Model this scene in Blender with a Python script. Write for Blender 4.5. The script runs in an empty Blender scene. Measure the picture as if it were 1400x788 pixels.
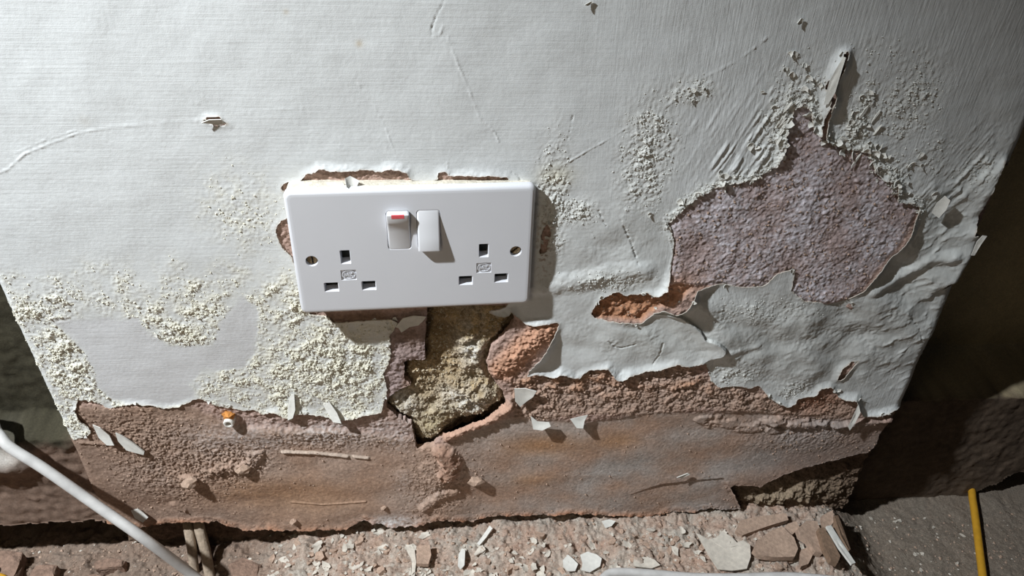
import bpy, bmesh, math, random
import numpy as np
from mathutils import Vector, Matrix
from mathutils.geometry import tessellate_polygon

SC = bpy.context.scene
COL = SC.collection
# ------------------------------------------------------------------ camera, light, exposure
# wall face is the plane Y = 0 (camera at Y < 0), X to the right, Z up, socket centre at the origin, metres
FPX = 1010.0
CAM = np.array([0.02700, -0.39669, 0.24274])
PITCH, YAW, ROLL = 0.614279, 0.087079, 0.027288
def cam_axes():
    f = np.array([math.sin(YAW)*math.cos(PITCH), math.cos(YAW)*math.cos(PITCH), -math.sin(PITCH)])
    r = np.array([math.cos(YAW), -math.sin(YAW), 0.0]); u = np.cross(r, f)
    return r*math.cos(ROLL)+u*math.sin(ROLL), -r*math.sin(ROLL)+u*math.cos(ROLL), f
CR, CU, CF = cam_axes()
cd = bpy.data.cameras.new('camera'); cam = bpy.data.objects.new('camera', cd); COL.objects.link(cam)
cd.sensor_width = 36.0; cd.lens = 36.0*FPX/1400.0; cd.clip_start = 0.01; cd.clip_end = 20
M = Matrix.Identity(4)
for i in range(3):
    M[i][0], M[i][1], M[i][2], M[i][3] = CR[i], CU[i], -CF[i], CAM[i]
cam.matrix_world = M
SC.camera = cam

w = bpy.data.worlds.new('room'); SC.world = w; w.use_nodes = True
w.node_tree.nodes['Background'].inputs[0].default_value = (0.95, 0.97, 1.0, 1)
w.node_tree.nodes['Background'].inputs[1].default_value = 0.012
def lamp(name, kind, loc, power, size, color=(1, 1, 1), target=None):
    l = bpy.data.lights.new(name, kind); l.energy = power; l.color = color
    if kind == 'AREA': l.shape = 'DISK'; l.size = size
    else: l.shadow_soft_size = size
    o = bpy.data.objects.new(name, l); COL.objects.link(o); o.location = loc
    if target is not None:
        o.rotation_euler = (Vector(target)-Vector(loc)).to_track_quat('-Z', 'Y').to_euler()
    return o
torch = lamp('work_torch', 'SPOT', (-0.643, -0.355, 0.826), 90.0, 0.019, (0.935, 0.98, 1.0), (-0.222, 0.0, -0.124))
torch.data.spot_size = math.radians(68.5); torch.data.spot_blend = 0.9
lamp('fill_light', 'AREA', (-0.12, -0.42, 0.17), 0.21, 0.16, (1.0, 0.82, 0.56), (-0.06, 0.0, -0.06))  # added warm fill, stands in for light bounced back near the camera
SC.view_settings.view_transform = 'Standard'; SC.view_settings.look = 'None'
SC.view_settings.gamma = 1.0; SC.view_settings.use_curve_mapping = False
SC.view_settings.exposure = 0.0

# ------------------------------------------------------------------ small library
rng = np.random.default_rng(7); random.seed(7)
def wl(u, v, Y=0.0):                                   # photograph pixel -> point on the wall plane
    d = CF + CR*((u-700.0)/FPX) - CU*((v-394.0)/FPX); t = (Y-CAM[1])/d[1]; p = CAM+d*t
    return p
def fl(u, v, Z):                                       # photograph pixel -> point on a level floor
    d = CF + CR*((u-700.0)/FPX) - CU*((v-394.0)/FPX); t = (Z-CAM[2])/d[2]; return CAM+d*t
PERM = np.random.default_rng(3).permutation(256).astype(np.int32)
def hsh(i, j, s):
    return PERM[(PERM[(PERM[i & 255]+j) & 255]+s) & 255]
def perlin(x, y, s=0):
    xi = np.floor(x).astype(np.int32); yi = np.floor(y).astype(np.int32); xf = x-xi; yf = y-yi
    u = xf*xf*xf*(xf*(xf*6-15)+10); v = yf*yf*yf*(yf*(yf*6-15)+10)
    def g(i, j, dx, dy):
        a = hsh(i, j, s)*(2*math.pi/256.0); return np.cos(a)*dx+np.sin(a)*dy
    a = g(xi, yi, xf, yf); b = g(xi+1, yi, xf-1, yf); c = g(xi, yi+1, xf, yf-1); d = g(xi+1, yi+1, xf-1, yf-1)
    return ((a+(b-a)*u)+((c+(d-c)*u)-(a+(b-a)*u))*v)*1.5
def fbm(x, y, scale, octv=4, s=0, gain=0.5):
    o = 0; a = 1.0; n = 0; f = 1.0/scale
    for k in range(octv):
        o = o+a*perlin(x*f+17.3*k, y*f-9.1*k, s+k*7); n += a; a *= gain; f *= 2.03
    return o/n*1.4
def worley(x, y, scale, s=0):
    """F1 distance (in cells) and a random value per cell"""
    x = x/scale; y = y/scale; xi = np.floor(x).astype(np.int32); yi = np.floor(y).astype(np.int32)
    best = np.full(x.shape, 9.0, np.float32); val = np.zeros(x.shape, np.float32)
    for di in (-1, 0, 1):
        for dj in (-1, 0, 1):
            i = xi+di; j = yi+dj
            px = i+hsh(i, j, s)/255.0; py = j+hsh(i, j, s+91)/255.0
            d = (px-x)**2+(py-y)**2; m = d < best
            best = np.where(m, d, best); val = np.where(m, hsh(i, j, s+47)/255.0, val)
    return np.sqrt(best), val
def sst(a, b, x):
    t = np.clip((x-a)/(b-a), 0, 1); return t*t*(3-2*t)
def lerp(a, b, t): return a+(b-a)*t

def node_mat(name, base=None, rough=0.8, spec=0.3, bumps=(), var=0.12, varscale=900.0, attr=True, metal=0.0, extra=None):
    """procedural material: colour (attribute or constant) broken up by noise, plus fine bump layers (scale, strength, distance, stretch, rot)"""
    m = bpy.data.materials.new(name); m.use_nodes = True; nt = m.node_tree; N = nt.nodes; L = nt.links
    b = N['Principled BSDF']; b.inputs['Roughness'].default_value = rough; b.inputs['Specular IOR Level'].default_value = spec
    b.inputs['Metallic'].default_value = metal
    tc = N.new('ShaderNodeTexCoord')
    if attr:
        at = N.new('ShaderNodeAttribute'); at.attribute_name = 'Col'; src = at.outputs['Color']
    else:
        rgb = N.new('ShaderNodeRGB'); rgb.outputs[0].default_value = (*base, 1); src = rgb.outputs[0]
    nz = N.new('ShaderNodeTexNoise'); nz.inputs['Scale'].default_value = varscale; nz.inputs['Detail'].default_value = 5
    L.new(tc.outputs['Object'], nz.inputs['Vector'])
    mr = N.new('ShaderNodeMapRange'); mr.inputs[1].default_value = 0.25; mr.inputs[2].default_value = 0.75
    mr.inputs[3].default_value = 1-var; mr.inputs[4].default_value = 1+var
    L.new(nz.outputs['Fac'], mr.inputs[0])
    mx = N.new('ShaderNodeMix'); mx.data_type = 'RGBA'; mx.blend_type = 'MULTIPLY'; mx.inputs['Factor'].default_value = 1
    L.new(src, mx.inputs[6]); L.new(mr.outputs[0], mx.inputs[7]); L.new(mx.outputs[2], b.inputs['Base Color'])
    prev = None
    for (sc, st, dist, stretch, rot, at_name) in bumps:
        mp = N.new('ShaderNodeMapping'); mp.inputs['Scale'].default_value = stretch; mp.inputs['Rotation'].default_value = rot
        L.new(tc.outputs['Object'], mp.inputs['Vector'])
        t = N.new('ShaderNodeTexNoise'); t.inputs['Scale'].default_value = sc; t.inputs['Detail'].default_value = 4; t.inputs['Roughness'].default_value = 0.6
        L.new(mp.outputs[0], t.inputs['Vector'])
        bp = N.new('ShaderNodeBump'); bp.inputs['Strength'].default_value = st; bp.inputs['Distance'].default_value = dist
        L.new(t.outputs['Fac'], bp.inputs['Height'])
        if at_name:
            a2 = N.new('ShaderNodeAttribute'); a2.attribute_name = at_name
            mu = N.new('ShaderNodeMath'); mu.operation = 'MULTIPLY'; mu.inputs[1].default_value = st
            L.new(a2.outputs['Fac'], mu.inputs[0]); L.new(mu.outputs[0], bp.inputs['Strength'])
        if prev: L.new(prev.outputs[0], bp.inputs['Normal'])
        prev = bp
    if prev: L.new(prev.outputs[0], b.inputs['Normal'])
    return m
I3 = (1, 1, 1); O3 = (0, 0, 0)
def mesh_np(name, V, F, attrs=None, mat=None, smooth=True, parent=None):
    """V (n,3), F list of (k,4)/(k,3) index arrays"""
    me = bpy.data.meshes.new(name)
    me.vertices.add(len(V)); me.vertices.foreach_set('co', np.asarray(V, np.float32).ravel())
    F = [f for f in F if len(f)]
    li = np.concatenate([f.ravel() for f in F]).astype(np.int32)
    st = []; o = 0
    for f in F:
        st.append(o+np.arange(len(f))*f.shape[1]); o += f.size
    st = np.concatenate(st).astype(np.int32)
    me.loops.add(len(li)); me.loops.foreach_set('vertex_index', li)
    me.polygons.add(len(st)); me.polygons.foreach_set('loop_start', st)
    me.polygons.foreach_set('use_smooth', np.full(len(st), smooth, dtype=bool))
    me.update(calc_edges=True); me.validate()
    for k, a in (attrs or {}).items():
        if a.ndim == 2:
            at = me.attributes.new(k, 'FLOAT_COLOR', 'POINT')
            at.data.foreach_set('color', np.concatenate([a, np.ones((len(a), 1))], 1).astype(np.float32).ravel())
        else:
            at = me.attributes.new(k, 'FLOAT', 'POINT'); at.data.foreach_set('value', a.astype(np.float32))
    if mat: me.materials.append(mat)
    o = bpy.data.objects.new(name, me); COL.objects.link(o)
    if parent: o.parent = parent
    return o
def tag(o, label=None, cat=None, group=None, kind=None):
    if label: o['label'] = label
    if cat: o['category'] = cat
    if group: o['group'] = group
    if kind: o['kind'] = kind
    return o
def bm_obj(name, bm, mat, parent=None, smooth=False):
    me = bpy.data.meshes.new(name); bmesh.ops.recalc_face_normals(bm, faces=bm.faces[:]); bm.to_mesh(me); bm.free()
    if smooth: me.shade_smooth()
    if mat: me.materials.append(mat)
    o = bpy.data.objects.new(name, me); COL.objects.link(o)
    if parent: o.parent = parent
    return o

# ------------------------------------------------------------------ materials
MAT_PAINT = node_mat('old_emulsion_paint', rough=0.62, spec=0.35, var=0.045, varscale=250, bumps=(
    (620, 0.24, 0.0007, (0.025, 1, 1), O3, 'stroke_h'),
    (800, 0.42, 0.0008, (1, 1, 0.05), (0, math.radians(-24), 0), 'stroke_d'),
    (1300, 0.18, 0.0005, I3, O3, None)))
MAT_FLAKE = node_mat('paint_flake', (0.70, 0.695, 0.66), rough=0.7, attr=False, var=0.10, varscale=300, bumps=((1200, 0.3, 0.0005, I3, O3, None),))
MAT_DUSTY = node_mat('dusty_flake', (0.60, 0.555, 0.49), rough=0.85, attr=False, var=0.18, varscale=260, bumps=((900, 0.4, 0.0006, I3, O3, None),))
MAT_CRUMB_W = node_mat('white_crumbs', (0.66, 0.665, 0.64), rough=0.9, attr=False, var=0.15, varscale=400)
MAT_CRUMB = node_mat('cream_crumbs', (0.725, 0.705, 0.605), rough=0.9, attr=False, var=0.18, varscale=400)
MAT_PLASTER = node_mat('damp_plaster', rough=0.92, spec=0.2, var=0.20, varscale=700, bumps=(
    (700, 0.5, 0.0010, I3, O3, 'grain'), (2200, 0.5, 0.0006, I3, O3, None)))
MAT_MASON = node_mat('crumbling_mortar', rough=0.95, spec=0.15, var=0.30, varscale=900, bumps=(
    (900, 0.8, 0.0015, I3, O3, None), (2500, 0.6, 0.0008, I3, O3, None)))
MAT_RUBBLE = node_mat('rubble_dust', rough=0.95, spec=0.15, var=0.28, varscale=800, bumps=(
    (600, 0.6, 0.0015, I3, O3, None), (2200, 0.6, 0.0008, I3, O3, None)))
MAT_CHIP = node_mat('plaster_chip', (0.43, 0.31, 0.24), rough=0.95, attr=False, var=0.28, varscale=350, bumps=((900, 0.6, 0.001, I3, O3, None),))
MAT_CHIP_D = node_mat('brown_chip', (0.24, 0.16, 0.11), rough=0.95, attr=False, var=0.3, varscale=350, bumps=((900, 0.6, 0.001, I3, O3, None),))
MAT_PLASTIC = node_mat('white_plastic', (0.70, 0.715, 0.765), rough=0.32, spec=0.5, attr=False, var=0.012, varscale=60)
MAT_SWITCH = node_mat('switch_plastic', (0.71, 0.725, 0.765), rough=0.28, spec=0.5, attr=False, var=0.012, varscale=60)
MAT_BOX = node_mat('painted_box', (0.66, 0.62, 0.53), rough=0.8, attr=False, var=0.22, varscale=260, bumps=((700, 0.6, 0.0012, I3, O3, None),))
MAT_RED = node_mat('red_marker', (0.75, 0.11, 0.13), rough=0.4, attr=False, var=0.15, varscale=900)
MAT_DARK = node_mat('dark_shutter', (0.018, 0.02, 0.018), rough=0.4, attr=False, var=0.2)
MAT_BRASS = node_mat('tarnished_brass', (0.30, 0.22, 0.13), rough=0.5, attr=False, metal=0.6, var=0.45, varscale=900, bumps=((1500, 0.6, 0.0005, I3, O3, None),))
MAT_CABLE = node_mat('white_cable', (0.54, 0.535, 0.53), rough=0.6, spec=0.3, attr=False, var=0.20, varscale=90)
MAT_YELLOW = node_mat('amber_cable', (0.62, 0.33, 0.03), rough=0.45, spec=0.4, attr=False, var=0.12, varscale=200)
MAT_STICK = node_mat('dusty_stub', (0.40, 0.32, 0.245), rough=0.95, attr=False, var=0.3, varscale=300, bumps=((700, 0.7, 0.001, (1, 1, 0.2), O3, None),))
MAT_PLUG = node_mat('plug_plastic', (0.74, 0.72, 0.68), rough=0.5, attr=False, var=0.08, varscale=300)
MAT_RUST = node_mat('orange_rust', (0.52, 0.22, 0.06), rough=0.95, attr=False, var=0.35, varscale=900, bumps=((900, 0.8, 0.001, I3, O3, None),))

# ------------------------------------------------------------------ the pier wall: fine grid
XL, XR = -0.2580, 0.3715
def axis(parts):
    o = [parts[0][0]]
    for a, b, st in parts:
        n = max(1, int(round((b-a)/st))); o += list(np.linspace(a, b, n+1)[1:])
    return np.array(o)
xs = axis([(XL, XR, 0.00062)])
xs = np.concatenate([[XL-0.0004, XL-0.0003, XL-0.0002, XL-0.0001], xs, [XR+0.0001, XR+0.0002, XR+0.0003, XR+0.0004]])
zs = axis([(-0.302, 0.075, 0.00062), (0.075, 0.150, 0.0010), (0.150, 1.35, 0.03)])
X, Z = np.meshgrid(xs, zs); X = X.astype(np.float32); Z = Z.astype(np.float32)
XM, ZM = X*1000, Z*1000
NZ, NX = X.shape
# coarse grid for the traced outlines
cx = np.arange(-0.42, 0.45, 0.0016); cz = np.arange(-0.33, 0.22, 0.0016)
CX, CZ = np.meshgrid(cx, cz)
def pts(poly):
    o = []
    for p in poly:
        if len(p) == 3: o.append((p[0], p[1]))        # already wall metres
        else:
            q = wl(*p); o.append((q[0], q[2]))
    return np.array(o)
def seg_d2(PX, PZ, a, b):
    d = b-a; L2 = max(1e-12, d@d); t = np.clip(((PX-a[0])*d[0]+(PZ-a[1])*d[1])/L2, 0, 1)
    return (PX-a[0]-t*d[0])**2+(PZ-a[1]-t*d[1])**2
def up(A):
    fx = np.clip((X-cx[0])/0.0016, 0, len(cx)-1.001); fz = np.clip((Z-cz[0])/0.0016, 0, len(cz)-1.001)
    i = fx.astype(np.int32); j = fz.astype(np.int32); u = fx-i; v = fz-j
    return ((A[j, i]*(1-u)+A[j, i+1]*u)*(1-v)+(A[j+1, i]*(1-u)+A[j+1, i+1]*u)*v).astype(np.float32)
def sdf_on(P, PX, PZ):
    d = np.full(PX.shape, 1e9); ins = np.zeros(PX.shape, bool)
    for k in range(len(P)):
        a, b = P[k], P[(k+1) % len(P)]
        d = np.minimum(d, seg_d2(PX, PZ, a, b))
        if a[1] != b[1]:
            c = ((a[1] > PZ) != (b[1] > PZ)) & (PX < (b[0]-a[0])*(PZ-a[1])/(b[1]-a[1])+a[0]); ins ^= c
    return np.where(ins, 1, -1)*np.sqrt(d)*1000        # mm, positive inside
def sd(poly): return up(sdf_on(pts(poly), CX, CZ))
def line_d(poly, pad=0.03):
    """distance (mm) to an open polyline, fine grid, cropped"""
    P = pts(poly); o = np.full(X.shape, 99.0, np.float32)
    i0, i1 = np.searchsorted(xs, [P[:, 0].min()-pad, P[:, 0].max()+pad]); j0, j1 = np.searchsorted(zs, [P[:, 1].min()-pad, P[:, 1].max()+pad])
    sx, sz = X[j0:j1, i0:i1], Z[j0:j1, i0:i1]; d = np.full(sx.shape, 1e9)
    for k in range(len(P)-1): d = np.minimum(d, seg_d2(sx, sz, P[k], P[k+1]))
    o[j0:j1, i0:i1] = np.sqrt(d)*1000; return o
def blob(u, v, r, h=None):
    """gaussian spot on the wall, radius in photo pixels"""
    p = wl(u, v); q = wl(u+r, v); rx = abs(q[0]-p[0])
    rz = rx if h is None else abs(wl(u, v+h)[2]-p[2])
    return np.exp(-((X-p[0])/rx)**2-((Z-p[2])/rz)**2).astype(np.float32)

PAINT = [(-0.40, 0.9, 0), (-0.40, -0.165, 0), (88, 603), (108, 600), (125, 592), (122, 580), (110, 572), (104, 562), (107, 546), (125, 548), (140, 553),
 (145, 558), (155, 558), (165, 553), (180, 551), (195, 553), (207, 552), (215, 555), (225, 558), (240, 556), (252, 553), (262, 548), (272, 545), (285, 548),
 (300, 556), (318, 558), (335, 562), (350, 560), (360, 566), (375, 562), (388, 568), (400, 571), (402, 563), (418, 564), (435, 567), (450, 570), (473, 572),
 (488, 568), (500, 566), (520, 564), (523, 556), (530, 532), (524, 512), (534, 488), (533, 458), (545, 441), (535, 436), (497, 439), (457, 441), (447, 432),
 (424, 430), (416, 405), (410, 380), (398, 350), (384, 338), (380, 324), (377, 312), (384, 302), (398, 296), (400, 268), (386, 262), (385, 255), (390, 250), (412, 248),
 (415, 243), (417, 238), (432, 235), (437, 230), (445, 232), (475, 233), (500, 232), (520, 234), (532, 230), (545, 231), (555, 235), (560, 242), (566, 247),
 (580, 248), (598, 246), (600, 236), (606, 234), (611, 236), (613, 240), (675, 240), (693, 243), (695, 247), (712, 248), (728, 250), (725, 262), (720, 330),
 (712, 400), (690, 418), (668, 426), (680, 430), (694, 430), (700, 424), (705, 432), (718, 442), (735, 443), (757, 440), (765, 443), (758, 458), (748, 472),
 (737, 487), (722, 506), (721, 514), (732, 511), (755, 514), (767, 509), (785, 516), (792, 516), (805, 506), (830, 501), (840, 514), (847, 517), (862, 510),
 (872, 510), (885, 506), (895, 504), (907, 501), (925, 496), (945, 500), (957, 495), (966, 499), (972, 521), (982, 530), (995, 529), (1012, 528), (1025, 531),
 (1037, 528), (1050, 541), (1060, 549), (1077, 555), (1087, 551), (1090, 545), (1115, 539), (1122, 530), (1135, 528), (1140, 534), (1147, 543), (1167, 544),
 (1170, 554), (1180, 569), (1200, 566), (1222, 559), (1240, 556), (0.45, -0.165, 0), (0.45, 0.9, 0)]
HOLE_E = [(1061, 227), (1072, 205), (1076, 180), (1086, 150), (1098, 140), (1108, 152), (1112, 180), (1125, 188), (1140, 200), (1157, 204), (1189, 209), (1196, 236), (1207, 246),
 (1225, 250), (1226, 276), (1244, 278), (1257, 282), (1241, 319), (1221, 346), (1198, 369), (1180, 396), (1160, 410), (1135, 416), (1100, 412), (1082, 398),
 (1087, 368), (1062, 374), (1046, 392), (1020, 394), (985, 388), (950, 392), (928, 396), (910, 396), (916, 373), (920, 350), (922, 332), (915, 305), (933, 287), (956, 268),
 (983, 255), (1006, 250), (1029, 246), (1047, 236)]
HOLE_O = [(807, 429), (820, 412), (838, 401), (845, 399), (857, 406), (870, 403), (885, 400), (895, 404), (912, 393), (930, 388), (948, 392), (936, 407),
 (922, 424), (905, 420), (890, 431), (878, 441), (855, 440), (830, 438), (812, 435)]
HOLE_F = [(1151, 70), (1158, 70), (1152, 84), (1146, 102), (1140, 125), (1134, 152), (1128, 178), (1124, 200), (1114, 200), (1123, 172), (1130, 145), (1136, 120), (1142, 97)]
HOLE_G = [(1370, 218), (1360, 240), (1346, 275), (1337, 295), (1329, 318), (1341, 322), (1325, 348), (1309, 380), (1292, 387), (1286, 396), (1302, 392), (1318, 368), (1345, 325), (1362, 290), (1385, 245), (1380, 222)]
HOLE_S = [[(1144, 519), (1150, 504), (1165, 496), (1175, 493), (1160, 509), (1150, 519)], [(276, 166), (283, 160), (300, 159), (305, 165), (312, 170), (296, 172), (288, 168)],
 [(738, 348), (741, 320), (748, 303), (753, 316), (747, 345)], [(1160, 420), (1164, 416), (1166, 424)], [(1128, 120), (1132, 108), (1136, 110), (1131, 126)]]
HOLE_BOX = [(-0.064, 0.039, 0), (0.064, 0.039, 0), (0.064, -0.035, 0), (-0.064, -0.035, 0)]
PLASTER = [(-0.40, 0.9, 0), (-0.40, -0.262, 0), (60, 719), (150, 713), (190, 718), (215, 714), (250, 710), (300, 712), (330, 720), (350, 720), (370, 718), (400, 721), (432, 720),
 (470, 721), (485, 715), (500, 707), (508, 711), (535, 717), (567, 715), (590, 710), (600, 708), (632, 711), (645, 715), (657, 710), (700, 708), (745, 707), (782, 703),
 (810, 705), (830, 707), (850, 706), (875, 710), (900, 710), (915, 705), (940, 706), (950, 705), (975, 700), (1000, 702), (1015, 701), (1009, 688), (1000, 671), (997, 667),
 (1025, 667), (1042, 670), (1050, 663), (1077, 651), (1100, 645), (1127, 638), (1157, 630), (1175, 625), (1190, 623), (1200, 611), (1205, 596), (1215, 585), (1222, 575),
 (1240, 570), (0.45, -0.175, 0), (0.45, 0.9, 0)]
HOLE_P = [(584, 420), (583, 445), (580, 470), (581, 494), (563, 494), (552, 496), (552, 520), (562, 528), (545, 535), (532, 545), (527, 556), (542, 572), (562, 582), (570, 615),
 (592, 611), (607, 597), (636, 586), (668, 573), (692, 553), (688, 538), (678, 525), (668, 510), (665, 495), (672, 478), (690, 460), (705, 441), (700, 420)]

n_fine = fbm(XM, ZM, 3.0, 3, 11); n_mid = fbm(XM, ZM, 9.0, 4, 23); n_big = fbm(XM, ZM, 45.0, 3, 31); n_e = fbm(XM, ZM, 2.0, 2, 41)
w1, c1 = worley(XM, ZM, 2.1, 5); w2, c2 = worley(XM, ZM, 4.6, 9)
edge_n = n_fine*0.9+n_mid*0.9

sP = sd(PAINT); sE = sd(HOLE_E); sO = sd(HOLE_O); sF = sd(HOLE_F); sG = sd(HOLE_G)
m2 = sP.copy()
for s in [sE+0.8*n_mid, sO, sF, sG]+[sd(h) for h in HOLE_S]: m2 = np.minimum(m2, -s)
m2 = m2+edge_n*0.75
m2 = np.minimum(m2, -sd(HOLE_BOX))
sB = sd(PLASTER); sHP = sd(HOLE_P)
m1 = np.minimum(sB+edge_n*0.8, -(sHP+edge_n*0.8))
m1 = np.minimum(m1, -sd(HOLE_BOX))
m0 = np.full(X.shape, 5.0, np.float32)

# --- zones of crumbling, blistering, brush direction
SMOOTH = [(66, 436), (190, 435), (207, 456), (235, 473), (290, 470), (300, 440), (330, 405), (354, 420), (352, 480), (335, 505), (275, 508), (262, 528), (268, 548), (225, 556),
 (155, 548), (133, 530), (128, 505), (105, 470)]
sS = sd(SMOOTH)+2.2*n_mid+1.2*n_fine
low_left = sst(0.010, -0.055, Z)*sst(0.02, -0.03, X)
patch = np.clip(0.62+0.9*fbm(XM, ZM, 22, 3, 63), 0.15, 1)
G = low_left*0.72*patch*(1-sst(-1, 2.0, sS))
G = np.maximum(G, 0.9*blob(455, 500, 95, 60)*(1-sst(-1, 2, sS)))
G = np.maximum(G, 0.95*blob(240, 450, 32, 14))
G = np.maximum(G, 0.85*blob(95, 505, 40, 70)*(1-sst(-1, 2, sS)))
G = np.maximum(G, 0.8*blob(30, 425, 60, 22))
G = np.maximum(G, 0.35*blob(330, 290, 60, 60))
G = np.maximum(G, 0.75*blob(885, 215, 36, 75)); G = np.maximum(G, 0.7*blob(945, 125, 34, 20)); G = np.maximum(G, 0.65*blob(885, 165, 34, 22))
G = np.maximum(G, 0.62*blob(1240, 140, 46, 62)); G = np.maximum(G, 0.28*blob(1200, 70, 50, 30)); G = np.maximum(G, 0.35*blob(1270, 215, 30, 40))
GE = np.exp(-(np.maximum(0, -sE)/7.0)**2)*sst(225, 50, (X*0+1)*0+np.abs(XM-250))*sst(-0.02, 0.02, Z)
G = np.maximum(G, np.maximum(1.0*blob(1085, 160, 40, 62), 1.0*blob(1170, 172, 22, 58))*1.0); G = np.maximum(G, 0.9*GE)
G = np.maximum(G, 0.9*blob(1215, 245, 24, 30)); G = np.maximum(G, 0.7*blob(755, 285, 22, 80)); G = np.maximum(G, 0.75*blob(790, 290, 30, 18))
G = np.maximum(G, 0.6*blob(1085, 535, 28, 14)); G = np.maximum(G, 0.65*blob(1000, 512, 34, 16)); G = np.maximum(G, 0.4*blob(1040, 425, 110, 20))
G = np.maximum(G, 0.6*blob(830, 385, 60, 16)); G = np.maximum(G, 0.55*blob(1340, 235, 30, 30))
G = np.clip(G*(1.0+0.7*n_mid)-0.06, 0, 1)
BL = np.clip(blob(860, 350, 110, 70)*0.5+blob(900, 460, 140, 50)*0.8+blob(1130, 470, 130, 70)*1.1+blob(1290, 330, 60, 120)*0.9, 0, 1.2)
diag = sst(0.06, 0.20, X+0.15*(Z-0.05))
stroke_d = diag*(1-G)*(1-0.6*np.clip(BL, 0, 1)); stroke_h = (1-diag)*(1-G*0.8)*sst(-0.10, 0.02, Z+0.10*sst(-3, 3, sS))

# --- paint height (mm)
rx, rz = XM*0.86+ZM*0.5, -XM*0.5+ZM*0.86
ridge = 1-np.abs(fbm(rx*0.45, rz, 14, 3, 71))*2.2
wr = np.clip(blob(1245, 470, 60, 60)+blob(1290, 330, 50, 110)+0.35*blob(1090, 480, 90, 40), 0, 1)
h2 = n_big*0.55+BL*(fbm(XM*0.8+ZM*0.25, ZM, 34, 2, 61)*3.6+n_mid*0.35)+wr*np.clip(ridge, 0, 1)**2*0.9*np.clip(0.5+1.2*n_mid, 0, 1.4)+0.35*BL*n_fine*np.clip(0.3+2*fbm(XM, ZM, 24, 2, 67), 0, 1)
crumb = np.clip(1-w1*1.35, 0, 1)*(0.35+c1)*1.1; crumb2 = np.clip(1-w2*1.3, 0, 1)*(c2**2)*2.2
h2 = h2+G*(crumb*1.0+n_fine*0.75+n_mid*0.5*low_left)+np.clip(G-0.35, 0, 1)*crumb2*1.3+n_e*0.05
h2 = h2-0.12*diag*np.abs(fbm((XM*0.92+ZM*0.39)*1.0, (-XM*0.39+ZM*0.92)*0.05, 3.5, 2, 77))
# lifted edges: (u, v, radius px, lift mm)
LIFT = np.full(X.shape, 0.35, np.float32)
for (u, v, r, a) in [(743, 482, 34, 6.5), (770, 512, 30, 3.5), (845, 512, 34, 4.5), (900, 502, 30, 2.5), (985, 474, 30, 5.0), (932, 408, 34, 9.0), (870, 440, 30, 2.5),
  (1235, 325, 34, 6.0), (1198, 368, 34, 5.0), (1352, 250, 44, 2.0), (1320, 340, 44, 2.0), (1070, 552, 30, 2.5), (1125, 536, 26, 3.5), (1165, 550, 26, 5.0), (1205, 566, 26, 3.5),
  (120, 572, 26, 3.0), (200, 553, 60, 1.3), (400, 566, 45, 2.6), (480, 570, 40, 2.8), (460, 236, 40, 2.2), (540, 236, 30, 2.2), (650, 241, 50, 1.6), (1150, 90, 22, 5.0), (1138, 140, 22, 5.0), (1124, 185, 22, 4.0),
  (290, 164, 20, 0.8), (735, 441, 22, 3.0), (690, 428, 20, 3.0), (1150, 508, 18, 3.0), (1225, 262, 30, 2.5), (1080, 205, 36, 2.5)]:
    LIFT = np.maximum(LIFT, a*blob(u, v, r))
d_in = np.clip(m2-0.2*n_mid, 0, 40); 
WID = 4.0+LIFT*0.9
lift = LIFT*np.clip(1-d_in/WID, 0, 1)**1.7
u_p = XM*math.cos(math.radians(24))-ZM*math.sin(math.radians(24)); u_l = XM*math.sin(math.radians(24))+ZM*math.cos(math.radians(24))
STREAK = np.clip(blob(1048, 185, 26, 62)+0.8*blob(1010, 225, 30, 25)+0.9*blob(1325, 245, 34, 45)+0.35*blob(1275, 265, 26, 30)+0.5*blob(755, 255, 16, 50)+0.25*blob(990, 190, 60, 60), 0, 1)
h2 = h2+STREAK*np.clip(fbm(u_p, u_l*0.07, 2.6, 2, 205)*2.2, -0.3, 1.5)*np.clip(0.55+0.9*n_mid, 0, 1.3)*1.1
# the paint left of the narrow tear stays flat, the strip right of it lifts
h2 = h2+lift
# sheet at the right: hollow beside the bare patch, curling out towards the corner
SHEET_D = [(1262, 275), (1300, 262), (1372, 218), (1346, 275), (1337, 295), (1345, 320), (1309, 383), (1288, 396), (1240, 420), (1185, 400), (1221, 346)]
sD = sd(SHEET_D); h2 = h2+sst(-4, 6, sD)*(-1.6+6.5*np.clip(1-np.maximum(-sG, 0)/24.0, 0, 1)**1.3*sst(0.26, 0.285, X-0.45*(Z+0.02)))
fold = line_d([(1195, 398), (1235, 380), (1270, 357), (1300, 350)]); h2 = h2+sst(7, 0, fold)*2.6
fold = line_d([(930, 400), (955, 425), (975, 455), (995, 478)]); h2 = h2+sst(16, 2, fold)*2.6
fold = line_d([(992, 482), (1010, 478), (1035, 474)])+1.5*n_fine; h2 = h2+sst(4.5, 0, fold)*0.8
for _c in ([(832, 466), (840, 474), (850, 476), (868, 471)], [(906, 470), (901, 486), (893, 498)]):
    fold = line_d(_c)+0.6*n_fine; h2 = h2-sst(0.9, 0, fold)*0.7
LOBE = [(860, 430), (925, 428), (946, 440), (958, 452), (963, 462), (972, 462), (982, 466), (991, 474), (986, 482), (972, 489), (958, 497), (930, 502), (880, 520), (800, 530), (780, 470)]
sL = sd(LOBE)+0.35*edge_n; h2 = h2+3.0*sst(-0.35, 0.25, sL)*np.clip(1-sL/16.0, 0, 1)*sst(0.150, 0.185, X)
fold = line_d([(742, 392), (790, 386), (830, 374), (880, 370)])+3*n_mid; h2 = h2+sst(10, 0, fold)*1.8
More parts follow.
